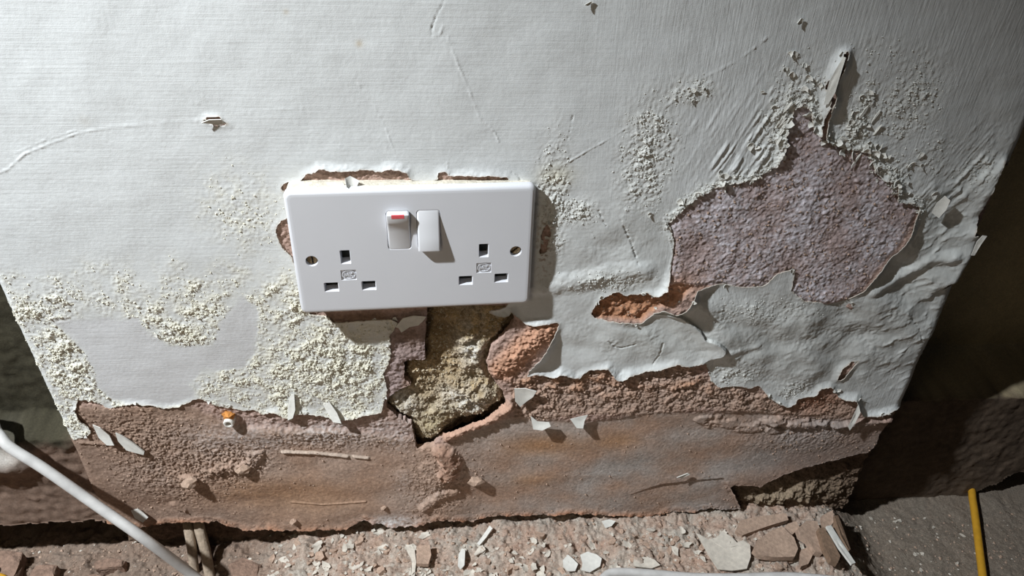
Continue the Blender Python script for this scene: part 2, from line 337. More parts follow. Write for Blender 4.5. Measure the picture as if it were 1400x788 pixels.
# cracks, ridges and drips
for P, wd, dp in [([(612, -20), (605, 5), (597, 20), (591, 36), (590, 52)], 0.7, -1.1), ([(590, 52), (602, 46), (607, 32)], 0.9, 0.5), ([(490, 115), (512, 145), (528, 178), (532, 190), (545, 222)], 0.7, 0.45),
  ([(612, 50), (625, 85), (640, 120), (655, 160), (676, 180), (682, 194)], 1.0, 0.5), ([(770, 226), (800, 208), (840, 186), (862, 171), (905, 150), (965, 105), (1010, 82), (1048, 52)], 0.8, 0.6),
  ([(783, 158), (776, 192)], 0.6, -0.8), ([(848, 300), (862, 330), (873, 362)], 0.9, -1.6), ([(818, 288), (828, 308)], 0.8, -1.6), ([(800, 298), (812, 325)], 0.6, 0.8), ([(908, 298), (920, 345), (915, 370)], 0.8, 1.2),
  ([(-20, 245), (10, 232), (35, 210), (70, 196), (110, 181), (160, 174), (220, 168), (270, 165)], 1.2, 0.42), ([(300, 163), (330, 155), (370, 151), (415, 148)], 1.0, 0.45),
  ([(20, 210), (60, 192), (105, 178)], 0.7, 0.4), ([(267, 123), (277, 123), (278, 140), (262, 141)], 0.6, 0.35), ([(1246, 434), (1256, 450), (1259, 465)], 0.7, -1.3),
  ([(614, 238), (611, 225), (616, 205)], 0.7, 0.5), ([(700, 236), (708, 240), (712, 247)], 0.9, -0.8), ([(1035, 190), (1062, 130)], 1.0, 0.8), ([(1045, 200), (1075, 135)], 1.0, 0.8), ([(1020, 215), (1040, 170)], 0.9, 0.6)]:
    d = line_d(P, 0.008)+0.55*n_fine+0.2; h2 = h2+dp*0.75*sst(wd*0.95, 0, d)*np.clip(0.75+0.9*n_mid, 0.1, 1.2)
# corners of the pier
wob = 1.0*fbm(ZM*0+3.0, ZM, 14, 3, 83)
e_r = XR*1000-XM; e_l = XM-XL*1000
corner = -3.5*np.clip(1-e_r/7.0, 0, 1)**2-2.2*np.clip(1-e_l/5.0, 0, 1)**2
for k, dp in enumerate((-9, -20, -32, -46)):
    corner[:, NX-4+k] = dp-3.5; corner[:, 3-k] = dp-2.2
cw = np.zeros(X.shape, np.float32); cw[:, NX-5:] = 1.0
h2 = np.where(np.arange(NX)[None, :] >= NX-4, corner, np.where(np.arange(NX)[None, :] < 4, corner, h2+corner))

# --- plaster height and colour
def colr(c): return np.array(c, np.float32)[None, None, :]*np.ones(X.shape+(1,), np.float32)
def mix(C, c, t): return C+(np.array(c, np.float32)-C)*np.clip(t, 0, 1)[..., None]
BAND = [(-0.40, -0.150, 0), (100, 556), (250, 552), (330, 585), (470, 588), (560, 600), (600, 612), (640, 592), (700, 572), (800, 580), (900, 566), (1040, 566), (1140, 575), (0.45, -0.180, 0), (0.45, -0.4, 0), (-0.40, -0.4, 0)]
sBand = sd(BAND)
bandm = sst(-3, 4, sBand+2.0*n_mid)
rough1 = n_fine*0.55+n_mid*0.9+crumb*0.45
h1 = -1.2+rough1
eM = sst(-1, 3, sE); lumps = np.clip(crumb2-0.9, 0, 2)*sst(0.1, 0.5, fbm(XM, ZM, 18, 2, 98))
h1 = lerp(h1, -0.4+n_fine*0.36+n_e*0.26+n_mid*0.36+crumb*0.30+1.0*fbm(XM, ZM, 26, 3, 99)+lumps*1.2, eM)
h1 = h1+sst(-2, 2, sO)*(-2.6+n_mid*1.8)
CRUM = [(700, 522), (735, 510), (830, 500), (930, 494), (970, 522), (1050, 540), (1115, 538), (1170, 552), (1170, 575), (1060, 572), (960, 560), (880, 572), (800, 565), (735, 580), (700, 575)]
sC = sd(CRUM); crm = sst(-3, 3, sC+n_mid*2)
h1 = h1+crm*(n_mid*1.8+n_fine*0.6+crumb*0.45-0.6+crumb2*0.3)*(0.22+0.95*np.clip(blob(850, 522, 170, 20)+blob(720, 535, 34, 34)+0.7*blob(1000, 545, 60, 14), 0, 1))
flat = -1.6+fbm(XM*0.45, ZM, 40, 2, 55)*1.5+n_mid*0.12+n_e*0.12+n_fine*0.08
granul = np.clip(blob(235, 640, 75, 45)+blob(320, 630, 45, 22)+0.7*blob(180, 585, 80, 25)+0.8*blob(450, 598, 90, 20)+0.6*blob(1110, 595, 90, 25)+0.7*blob(590, 660, 40, 50), 0, 1)
flat = flat+granul*(crumb*1.0+n_fine*0.5+n_mid*0.8)
band_l = sst(0.045, 0.005, X)
flat = flat+band_l*(2.2+2.0*sst(-0.235, -0.262, Z))+(1-band_l)*(-0.8)
h1 = lerp(h1, flat, bandm)
# features standing proud of the band
def bump(P, wd, hh, nz=0.4):
    global h1
    d = line_d(P)+nz*n_mid*wd*0.5; h1 = h1+hh*sst(wd, wd*0.15, d)
bump([(612, 596), (640, 584), (672, 572), (695, 556)], 7.0, 4.2, 1.5); bump([(690, 500), (720, 475), (745, 455)], 11, 3.2, 1.2); h1 = h1+sst(15, 8, line_d([(690, 505), (720, 475), (745, 455)]))*(n_mid*1.9+n_fine*0.7+crumb*0.5); bump([(700, 545), (690, 560)], 5, 2.2)
bump([(605, 618), (618, 632), (612, 648)], 10, 5.5, 0.9); bump([(590, 640), (600, 660)], 12, 2.0, 1.2); bump([(580, 690), (600, 676), (622, 672)], 6, 3.0, 1.0)
bump([(386, 617), (430, 619), (475, 624)], 1.6, 1.8); bump([(484, 624), (503, 626)], 1.5, 1.6); bump([(398, 686), (440, 688), (470, 686), (500, 684)], 1.0, 0.7)
bump([(1050, 577), (1090, 581), (1125, 581)], 6.0, 3.6, 1.7); bump([(1145, 583), (1175, 580), (1215, 574)], 4.5, 4.0, 1.2); bump([(960, 578), (1010, 584), (1060, 590)], 6, 1.6, 2.4)
bump([(650, 657)], 1, 0) if False else None
bump([(250, 650), (262, 650)], 3.5, 3.0, 1.0); bump([(288, 642), (310, 636), (335, 632), (352, 624)], 7.0, 2.6, 2.6); h1 = h1+blob(320, 634, 36, 14)*(crumb*1.2+n_fine*0.8); bump([(240, 690), (250, 695)], 4, 2.2, 1.2)
bump([(190, 703), (200, 706)], 4, 2.0, 1.0); bump([(110, 605), (150, 607), (180, 612)], 2.5, 1.0, 1.0)
# the broken skim at the lower right: a lower slab behind a stepped edge
STEP = [(840, 683), (862, 680), (880, 674), (905, 666), (940, 662), (990, 657), (1000, 672), (1012, 700), (980, 720), (840, 720)]
sSt = sd(STEP); h1 = h1-1.6*sst(-0.3, 0.3, sSt)*sst(905, 1010, 700+(XM-wl(700, 680)[0]*1000)*2.3)
low = np.clip(1-sB/7.0, 0, 1); h1 = h1+low*(0.8+n_mid*1.6+crumb*0.4)*sst(0.27, 0.24, X)
h1 = h1-np.clip(1-np.maximum(-sHP, 0)/3.0, 0, 1)*0.6
h1 = np.where(np.arange(NX)[None, :] >= NX-4, corner-1, np.where(np.arange(NX)[None, :] < 4, corner-1, h1+corner))
h1 = np.minimum(h1, np.where(m2 > 1.0, h2-0.8, 99))

C1 = colr((0.44, 0.31, 0.265))
salt = np.clip(0.5+0.9*fbm(XM, ZM, 26, 4, 121)+0.35*n_fine, 0, 1)
C1 = mix(C1, (0.43, 0.325, 0.31), sst(-2, 2, sE))
sal_E = sst(-2, 2, sE)*np.clip(0.9*sst(9, 1, sE+3*n_mid)*sst(0.22, 0.12, X)+blob(960, 285, 60, 35)+blob(1020, 350, 45, 60)*0.8+blob(1110, 395, 80, 22)+0.5*blob(1200, 330, 50, 40)+0.5*blob(1100, 150, 30, 40)+0.6*blob(1130, 280, 110, 80)+0.9*blob(1095, 170, 22, 36)+0.8*np.exp(-(np.maximum(sE, 0)/5.0)**2)*sst(0.26, 0.16, X)+0.15, 0, 1)
C1 = mix(C1, (0.63, 0.60, 0.655), np.clip(sal_E*1.35, 0, 1)*(0.15+0.95*salt)*np.clip(0.8+0.6*n_fine, 0, 1))
C1 = mix(C1, (0.50, 0.26, 0.155), sst(-2, 2, sO)); C1 = mix(C1, (0.52, 0.29, 0.19), blob(920, 388, 50, 14)*0.7)
C1 = mix(C1, (0.42, 0.305, 0.25), crm); orz = np.clip(blob(840, 522, 120, 16)+0.6*blob(960, 522, 40, 14)+0.5*blob(720, 515, 25, 20), 0, 1)
C1 = mix(C1, (0.50, 0.28, 0.175), crm*np.clip(0.35+1.3*n_mid, 0, 1)*(0.15+0.75*orz)); C1 = mix(C1, (0.52, 0.46, 0.44), crm*blob(890, 515, 40, 12)*np.clip(0.4+n_mid*2, 0, 1)*0.7)
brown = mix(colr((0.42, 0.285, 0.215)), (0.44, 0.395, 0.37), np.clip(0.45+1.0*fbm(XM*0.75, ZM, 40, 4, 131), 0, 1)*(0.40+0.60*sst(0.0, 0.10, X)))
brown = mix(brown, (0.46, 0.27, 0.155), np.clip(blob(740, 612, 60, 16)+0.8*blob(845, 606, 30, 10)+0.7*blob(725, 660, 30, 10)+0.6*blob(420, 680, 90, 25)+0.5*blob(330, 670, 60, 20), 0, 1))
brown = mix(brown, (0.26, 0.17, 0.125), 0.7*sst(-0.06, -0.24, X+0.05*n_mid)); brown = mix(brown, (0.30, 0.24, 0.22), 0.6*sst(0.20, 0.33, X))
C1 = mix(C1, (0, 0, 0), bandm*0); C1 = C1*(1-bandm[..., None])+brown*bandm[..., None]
sal_B = np.clip(blob(470, 590, 90, 20)+0.8*blob(370, 595, 60, 16)+0.5*blob(300, 600, 60, 30)+0.7*blob(545, 600, 30, 20)+0.9*blob(537, 709, 28, 8)+0.6*blob(548, 660, 14, 14)+0.5*blob(600, 668, 10, 6)+0.5*blob(1070, 590, 100, 16)+0.35*blob(660, 620, 40, 20)+0.25*blob(215, 640, 60, 30), 0, 1)
C1 = mix(C1, (0.53, 0.485, 0.475), sal_B*(0.15+0.65*salt)*np.clip(0.55+0.9*n_fine+0.5*crumb, 0, 1))
C1 = mix(C1, (0.42, 0.225, 0.145), low*1.15*sst(0.26, 0.22, X)*(0.5+n_mid))
C1 = mix(C1, (0.70, 0.68, 0.685), 0.9*blob(537, 711, 30, 8)*np.clip(0.8+n_fine, 0, 1))
ridge_s = sst(9, 2, line_d([(612, 596), (640, 584), (672, 572), (695, 556)])); C1 = mix(C1, (0.52, 0.33, 0.25), ridge_s)
ridge_s = sst(16, 6, line_d([(690, 505), (720, 475), (745, 455)])); C1 = mix(C1, (0.55, 0.315, 0.215), ridge_s)
ridge_s = sst(12, 4, line_d([(605, 618), (618, 632), (612, 648)])); C1 = mix(C1, (0.40, 0.25, 0.185), ridge_s)
ridge_s = sst(2.4, 1.2, line_d([(386, 617), (430, 619), (475, 624), (503, 626)])); C1 = mix(C1, (0.52, 0.42, 0.35), ridge_s)
PINK = [(528, 430), (590, 425), (585, 497), (555, 500), (550, 535), (524, 560), (520, 500)]
sPk = sd(PINK); C1 = mix(C1, (0.40, 0.31, 0.30), sst(-2, 3, sPk)); C1 = mix(C1, (0.24, 0.16, 0.12), np.clip(blob(490, 434, 60, 6)+blob(560, 460, 26, 20)*0.7, 0, 1))
C1 = mix(C1, (0.33, 0.16, 0.10), 0.8*blob(1115, 550, 40, 16))
C1 = C1*(1+0.22*n_fine+0.12*n_mid)[..., None]
grain = np.clip(1-bandm*0.75+granul*0.6, 0, 1)

# --- paint colour: cooler where sound, creamy where it crumbles
C2 = colr((0.68, 0.705, 0.72)); C2 = mix(C2, (0.735, 0.71, 0.595), np.clip(G*1.15*np.clip(0.6+n_mid, 0, 1)+0.12*low_left, 0, 1)*sst(0.10, -0.02, X)*(0.55+0.45*sst(-0.24, -0.12, X))); C2 = mix(C2, (0.69, 0.675, 0.60), np.clip(G, 0, 1)*0.45)
C2 = mix(C2, (0.635, 0.64, 0.665), sst(-1, 4, sS)*0.75); C2 = mix(C2, (0.60, 0.62, 0.60), np.clip(BL, 0, 1)*0.7)
C2 = mix(C2, (0.47, 0.475, 0.465), 0.75*blob(1150, 470, 130, 90)); C2 = mix(C2, (0.50, 0.40, 0.26), np.clip(blob(491, 60, 5)+0.7*blob(391, 16, 4)+0.2*blob(116, 166, 8), 0, 1)*0.6)
C2 = mix(C2, (0.40, 0.32, 0.24), np.clip(0.75-m2*0.9, 0, 1)*0.7)
C2 = mix(C2, (0.66, 0.62, 0.46), blob(760, 240, 26, 14)*0.5)
scuff = np.clip(blob(745, 330, 10, 45), 0, 1)*(n_fine > 0.25); C2 = mix(C2, (0.28, 0.17, 0.11), scuff*0.9)

# --- masonry behind (only seen in the hole and under the plaster)
hole_in = np.clip(sHP, 0, 30)
h0 = -14+5.0*sst(0, 6, sHP)+fbm(XM, ZM, 16, 4, 151)*3+n_mid*1.8+crumb*0.9+n_fine*0.7
h0 = h0+6*blob(652, 470, 36, 45)+6*blob(655, 548, 40, 24)+5*blob(545, 560, 26, 26)+5*blob(590, 590, 26, 24)+1.5*blob(600, 520, 40, 30)+2.2*np.clip(n_mid+0.2, 0, 1)*np.clip(blob(648, 478, 30, 50)+blob(650, 548, 34, 20), 0, 1)-4*blob(600, 455, 18, 40)
h0 = np.maximum(h0, -16); h0 = h0+10*blob(1075, 690, 60, 16)*(0.8+0.4*n_mid)
h0 = np.where(np.arange(NX)[None, :] >= NX-4, corner-10, np.where(np.arange(NX)[None, :] < 4, corner-10, h0))
h0 = np.where((m1 > 0.5) & (h0 > h1-1.0), h1-1.0, h0)
C0 = colr((0.16, 0.11, 0.08)); ih = sst(-3, 3, sHP)
C0 = mix(C0, (0.46, 0.345, 0.205), ih); C0 = mix(C0, (0.33, 0.24, 0.14), ih*blob(602, 455, 22, 40))  # darker tint paints in the shade of the hole's deep upper left
C0 = mix(C0, (0.70, 0.68, 0.64), ih*1.2*np.clip(blob(645, 470, 22, 40)*0.9+blob(650, 548, 30, 18)+blob(545, 560, 24, 22)+0.6*blob(610, 570, 40, 30), 0, 1)*(0.2+0.9*salt))
C0 = mix(C0, (0.60, 0.43, 0.20), ih*np.clip(blob(650, 450, 30, 22)+blob(652, 530, 30, 14)*0.8, 0, 1)*np.clip(0.5+n_mid*1.5, 0, 1)*0.8)
C0 = mix(C0, (0.50, 0.42, 0.27), ih*blob(595, 590, 30, 26)*0.8); C0 = mix(C0, (0.36, 0.28, 0.20), blob(1075, 690, 70, 22))
C0 = C0*(1+0.30*n_fine+0.2*n_mid)[..., None]

def layer(name, m, h, C, keep_extra, mat, thick, attrs, parent=None):
    ok = m > -0.62
    K = ok[:-1, :-1] & ok[1:, :-1] & ok[:-1, 1:] & ok[1:, 1:]
    K &= ((m[:-1, :-1] > 0) | (m[1:, :-1] > 0) | (m[:-1, 1:] > 0) | (m[1:, 1:] > 0))
    if keep_extra is not None: K &= keep_extra[:-1, :-1]
    gz, gx = np.gradient(m, zs*1000, xs*1000); g2 = np.maximum(gx*gx+gz*gz, 0.25)
    mv = np.where((m < 0) & (m > -0.7), -m/g2, 0.0)
    mid = (np.arange(NX)[None, :] > 5) & (np.arange(NX)[None, :] < NX-6)
    mv = mv*mid
    px = X+np.clip(mv*gx, -0.6, 0.6)*0.001; pz = Z+np.clip(mv*gz, -0.6, 0.6)*0.001
    used = np.zeros(X.shape, bool)
    used[:-1, :-1] |= K; used[1:, :-1] |= K; used[:-1, 1:] |= K; used[1:, 1:] |= K
    idx = np.full(X.shape, -1, np.int64); idx[used] = np.arange(used.sum())
    V = np.stack([px[used], -h[used]*0.001, pz[used]], 1)
    a = idx[:-1, :-1][K]; b = idx[:-1, 1:][K]; c = idx[1:, 1:][K]; d = idx[1:, :-1][K]
    F = [np.stack([a, b, c, d], 1)]
    AT = {k: v[used] for k, v in attrs.items()}; AT['Col'] = C[used]
    if thick:                                            # broken edge: a rim going back towards the wall
        Kp = np.pad(K, 1)
        hb = Kp[1:, 1:-1] ^ Kp[:-1, 1:-1]                # horizontal edges (row i, between col j, j+1)
        vb = Kp[1:-1, 1:] ^ Kp[1:-1, :-1]
        hb[0, :] = hb[-1, :] = False; vb[:, 0] = vb[:, -1] = False
        i, j = np.nonzero(hb); e1 = np.stack([idx[i, j], idx[i, j+1]], 1)
        i, j = np.nonzero(vb); e2 = np.stack([idx[i, j], idx[i+1, j]], 1)
        E = np.concatenate([e1, e2]); n = len(V); uq, inv = np.unique(E, return_inverse=True); inv = inv.reshape(E.shape)
        V2 = V[uq].copy(); V2[:, 1] += thick*0.001
        V = np.concatenate([V, V2]); F.append(np.stack([E[:, 0], E[:, 1], n+inv[:, 1], n+inv[:, 0]], 1))
        for k in AT: AT[k] = np.concatenate([AT[k], AT[k][uq]])
    return mesh_np(name, V, F, AT, mat, True, parent)

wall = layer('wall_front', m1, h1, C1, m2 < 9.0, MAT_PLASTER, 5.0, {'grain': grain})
tag(wall, 'damp plastered wall face with peeling off-white paint around the socket', 'wall', kind='structure')
coat = layer('paint_coat', m2, h2, C2, None, MAT_PAINT, 0.7, {'stroke_h': stroke_h, 'stroke_d': stroke_d}, wall)
coat['label'] = 'peeling off-white paint coat with lifted edges'
mas = layer('masonry', m0, h0, C0, (m1 < 7.0) & (np.arange(NX)[None, :] > 4) & (np.arange(NX)[None, :] < NX-5) & (Z < 0.0), MAT_MASON, 0, {}, wall)
mas['label'] = 'sandy crumbling masonry showing through the broken plaster'

def hs(A, x, z):
    i = int(np.clip(np.searchsorted(xs, x), 0, NX-1)); j = int(np.clip(np.searchsorted(zs, z), 0, NZ-1)); return float(A[j, i])
def surf(x, z):
    i = int(np.clip(np.searchsorted(xs, x), 0, NX-1)); j = int(np.clip(np.searchsorted(zs, z), 0, NZ-1))
    if m2[j, i] > 0: return float(h2[j, i])
    return float(h1[j, i]) if m1[j, i] > 0 else float(h0[j, i])

# --- crumbs sticking to the wall (uncountable)
def crumbs(name, P, S, nrm_y, mat, parent, seed, flatten=0.7):
    r = np.random.default_rng(seed); n = len(P)
    base = np.array([(1, 0, 0), (-1, 0, 0), (0, 1, 0), (0, -1, 0), (0, 0, 1), (0, 0, -1)], float)
    tri = np.array([(0, 2, 4), (2, 1, 4), (1, 3, 4), (3, 0, 4), (2, 0, 5), (1, 2, 5), (3, 1, 5), (0, 3, 5)])
    V = base[None]*(0.55+0.75*r.random((n, 6, 1)))+0.35*(r.random((n, 6, 3))-0.5)
    ang = r.random(n)*6.283; c, s = np.cos(ang)[:, None], np.sin(ang)[:, None]
    if nrm_y: V = np.stack([V[..., 0]*c-V[..., 2]*s, V[..., 1]*flatten, V[..., 0]*s+V[..., 2]*c], -1)
    else: V = np.stack([V[..., 0]*c-V[..., 1]*s, V[..., 0]*s+V[..., 1]*c, V[..., 2]*flatten], -1)
    V = V*S[:, None, None]+P[:, None, :]
    F = (tri[None]+6*np.arange(n)[:, None, None]).reshape(-1, 3)
    return mesh_np(name, V.reshape(-1, 3), [F], {}, mat, False, parent)
def scatter(density, n, seed):
    r = np.random.default_rng(seed); D = density[:, :-1]*1.0
    area = np.outer(np.gradient(zs), np.gradient(xs))[:, :-1]; D = D*area; cdf = np.cumsum(D.ravel()); k = np.searchsorted(cdf, r.random(n)*cdf[-1])
    j, i = np.unravel_index(k, D.shape); return j, i, r
j, i, r = scatter((G**1.5)*(m2 > 0.3)*(Z < 0.15), 22000, 1)
S = 0.001*(0.22+0.75*r.random(len(j))**5)*(0.7+0.6*G[j, i]); P = np.stack([X[j, i]+0.0004*(r.random(len(j))-.5), -(h2[j, i]*0.001)-S*0.25, Z[j, i]+0.0004*(r.random(len(j))-.5)], 1)
lf = P[:, 0] < 0.06
o = crumbs('paint_crumbs', P[lf], S[lf], True, MAT_CRUMB, wall, 2); tag(o, 'cream crumbs of blown paint', kind='stuff')
o = crumbs('paint_crumbs', P[~lf], S[~lf]*0.9, True, MAT_CRUMB_W, wall, 12); tag(o, 'off-white crumbs of blown paint', kind='stuff')
j, i, r = scatter(np.clip(sst(-1, 2, sE)*0.5+crm*0.9+sst(-1, 1, sO)+granul*bandm*1.2+bandm*0.06+low*0.5+blob(600, 640, 40, 50), 0, 2)*((m2 < 0) & (m1 > 0.5)), 8000, 3)
S = 0.001*(0.25+0.8*r.random(len(j))**4); P = np.stack([X[j, i], -(h1[j, i]*0.001)-S*0.3, Z[j, i]], 1)
o = crumbs('plaster_crumbs', P, S, True, MAT_CHIP, wall, 4); tag(o, 'pinkish brown plaster crumbs', kind='stuff')
j, i, r = scatter(ih*(m1 < -0.5), 2600, 5)
S = 0.001*(0.3+0.9*r.random(len(j))**3); P = np.stack([X[j, i], -(h0[j, i]*0.001)-S*0.3, Z[j, i]], 1)
o = crumbs('salt_crumbs', P, S, True, node_mat('salt_sand', (0.52, 0.45, 0.34), attr=False, rough=0.95, var=0.4, varscale=500), wall, 6); tag(o, 'sandy salt grains in the hole', kind='stuff')

# --- single paint flakes on the wall
def flake_mesh(name, outline, thick, curl=0.0, axis_ang=0.0, rough=0.0, seed=0):
    """outline: (n,2) metres round the origin; a closed thin shell bent round an axis; local Y is the wall normal (towards -Y)"""
    r = np.random.default_rng(seed); n = len(outline); O = np.array(outline, float)
    rings = [O, O*0.66, O*0.33]; ca, sa = math.cos(axis_ang), math.sin(axis_ang); R = max(1e-6, np.abs(O).max())
    V = []
    for ring in rings+[np.zeros((1, 2))]:
        for p in ring:
            t = (p[0]*ca+p[1]*sa); V.append((p[0], -curl*(t/R)**2*R-rough*R*(r.random()-0.5), p[1]))
    V = np.array(V); m = len(V); B = V.copy(); B[:, 1] += thick
    F3 = []; F4 = []
    for k in range(2):
        for q in range(n):
            a, b = k*n+q, k*n+(q+1) % n; c, d = (k+1)*n+(q+1) % n, (k+1)*n+q
            F4.append((a, b, c, d)); F4.append((m+d, m+c, m+b, m+a))
    for q in range(n):
        a, b = 2*n+q, 2*n+(q+1) % n; F3.append((a, b, 3*n)); F3.append((m+3*n, m+b, m+a))
        F4.append((q, m+q, m+(q+1) % n, (q+1) % n))
    me = bpy.data.meshes.new(name); me.from_pydata([tuple(v) for v in np.concatenate([V, B])], [], F4+F3); me.update(); me.shade_smooth(); me.set_sharp_from_angle(angle=0.75); return me
def ragged(n, ax, az, jag, seed):
    r = np.random.default_rng(seed); o = []
    for k in range(n):
        a = 2*math.pi*(k+0.5*r.random())/n; f = 1-jag*r.random(); o.append((ax*math.cos(a)*f, az*math.sin(a)*f))
    return o
FL_MESH = [flake_mesh('paint_flake', ragged(9, 0.0034, 0.0026, 0.5, 30+k), 0.0005, 0.5, k*0.9, 0.15, k) for k in range(8)]
for me in FL_MESH: me.materials.append(MAT_FLAKE)
def wall_flake(x, z, h, scale, rot, mesh, label=None):
    o = bpy.data.objects.new('paint_flake', mesh); COL.objects.link(o); o.parent = wall
    o.location = (x, -h*0.001, z); o.rotation_euler = rot; o.scale = (scale,)*3
    if label: o['label'] = label
    return o
dens = (np.exp(-(sE/7.0)**2)*sst(0.0, 0.03, Z)*1.0+blob(1085, 150, 36, 55)+1.2*blob(1172, 170, 17, 52)+blob(1215, 250, 24, 24))*(m2 > -3)*(Z < 0.14)
j, i, r = scatter(dens, 110, 8)
for k in range(110):
    x, z = xs[i[k]], zs[j[k]]
    wall_flake(x, z, surf(x, z)+0.7, 0.45+0.75*r.random()**1.5, (r.uniform(-0.7, 0.5), r.uniform(0, 6.28), r.uniform(-0.5, 0.7)), FL_MESH[int(r.integers(8))])
dens = (np.exp(-(m2/2.5)**2)*(low_left*1.0+0.5*blob(240, 455, 30, 14)+sst(0.05, 0.1, X)*0.25))*(m2 > -1)*(Z < 0.0)+0.4*blob(240, 455, 30, 14)+0.5*blob(945, 125, 26, 14)+0.5*blob(885, 160, 26, 14)
j, i, r = scatter(dens, 60, 9)
for k in range(60):
    x, z = xs[i[k]], zs[j[k]]
    wall_flake(x, z, surf(x, z)+0.6, 0.35+0.4*r.random(), (r.uniform(-0.6, 0.5), r.uniform(0, 6.28), r.uniform(-0.4, 0.5)), FL_MESH[int(r.integers(8))])
def traced_flake(poly, h, rot=(0, 0, 0), curl=0.25, ang=0.0, thick=0.0006, label=None, name='paint_flake', mat=None, seed=1, rough=0.06):
    P = pts(poly); c = P.mean(0); me = flake_mesh(name, P-c, thick, curl, ang, rough, seed); me.materials.append(mat or MAT_FLAKE)
    o = bpy.data.objects.new(name, me); COL.objects.link(o); o.parent = wall
    o.location = (c[0], -h*0.001, c[1]); o.rotation_euler = rot
    if label: o['label'] = label
    return o
traced_flake([(725, 566), (733, 572), (750, 573), (752, 577), (740, 581), (728, 580)], 4.0, (-0.5, 0, 0), 0.3, 1.5, label='white curled flake above the smooth brown band')
traced_flake([(779, 569), (790, 567), (803, 565), (798, 572), (795, 579), (786, 578)], 3.5, (-0.4, 0, 0.1), 0.3, 1.2)
traced_flake([(703, 530), (717, 528), (733, 529), (728, 539), (720, 546), (711, 553), (704, 545)], 2.2, (0, 0, -0.1), 0.2, 0.5)
traced_flake([(541, 445), (551, 434), (566, 431), (583, 430), (578, 438), (572, 444), (560, 446), (549, 453), (545, 447)], 1.0, (0, 0, 0), 0.1, 0.5, label='paint scrap left just under the socket')
traced_flake([(160, 588), (170, 592), (185, 602), (200, 612), (199, 616), (188, 613), (176, 609), (164, 598)], 4.2, (-0.10, 0, 0.05), 0.10, 0.8, 0.0012, label='long white paint sliver hanging from the brown plaster')
traced_flake([(128, 578), (140, 580), (152, 590), (160, 602), (150, 602), (138, 594)], 3.6, (-0.1, 0, -0.1), 0.3, 0.8)
traced_flake([(1130, 108), (1138, 92), (1148, 74), (1151, 74), (1144, 98), (1137, 122), (1128, 138), (1122, 140)], 4.5, (0, 0, -0.4), 0.3, 0.3, label='narrow upright paint strip beside the tear')
traced_flake([(1326, 322), (1333, 313), (1338, 313), (1331, 324), (1322, 340), (1318, 340)], 8.5, (0, 0, -0.3), 0.2, 0.5)
traced_flake([(474, 236), (482, 234), (487, 238), (492, 243), (488, 249), (478, 250), (472, 247)], 7.0, (-0.6, 0, 0.5), 0.6, 0.2)
traced_flake([(447, 243), (470, 243), (475, 250), (470, 254), (452, 254)], 6.0, (-0.5, 0, 0.0), 0.5, 1.3)
traced_flake([(527, 252), (550, 245), (562, 246), (575, 250), (560, 255), (540, 256)], 5.0, (-0.6, 0, 0.0), 0.5, 1.3)
traced_flake([(277, 165), (287, 161), (303, 162), (308, 168), (300, 172), (290, 168)], 1.6, (0.3, 0, 0.2), 0.3, 1.2, label='small lifted paint chip on the bright upper wall')
traced_flake([(1087, 30), (1094, 24), (1098, 25), (1096, 31), (1090, 33)], 1.4, (0, 0, 0.3), 0.3, 0.4)
traced_flake([(797, 5), (808, 1), (812, 2), (803, 7)], 1.2, (0, 0, 0.3), 0.3, 0.4)
traced_flake([(1277, 276), (1288, 264), (1294, 268), (1288, 282), (1279, 294), (1271, 288)], 3.6, (0, 0, -0.5), 0.4, 0.4)
traced_flake([(1156, 578), (1166, 556), (1170, 547), (1172, 556), (1165, 572), (1158, 582)], 5.0, (0, 0, -0.4), 0.3, 0.4)
traced_flake([(395, 540), (402, 536), (405, 556), (403, 566), (396, 570), (394, 555)], 2.6, (-0.2, 0, -0.3), 0.3, 0.1)
traced_flake([(432, 538), (450, 548), (462, 560), (470, 570), (458, 570), (444, 556)], 2.6, (-0.3, 0, -0.2), 0.3, 0.8)
traced_flake([(180, 695), (190, 692), (198, 696), (206, 700), (200, 706), (188, 702)], 4.0, (-0.3, 0, -0.1), 0.3, 0.8)
traced_flake([(924, 650), (940, 646), (943, 648), (932, 652)], 1.0, (0, 0, 0.1), 0.2, 0.3)
r = np.random.default_rng(91)
for k in range(16):                                     # long slivers left standing beside the bare patch
    u, v = (1078-2.2*k+r.uniform(-9, 9), 140+5.2*k+r.uniform(-8, 8)) if k < 10 else (1185+r.uniform(-20, 30), 150+r.uniform(0, 70))
    p = wl(u, v); lx, lw = r.uniform(0.0030, 0.0062), r.uniform(0.0006, 0.0011)
    me = flake_mesh('paint_flake', ragged(8, lw, lx, 0.35, 700+k), 0.0005, 0.15, 0.2, 0.05, k); me.materials.append(MAT_FLAKE)
    wall_flake(p[0], p[2], surf(p[0], p[2])+0.9, 1.0, (r.uniform(-.15, .1), math.radians(24)+r.uniform(-.1, .1), r.uniform(-0.9, 0.3)), me)
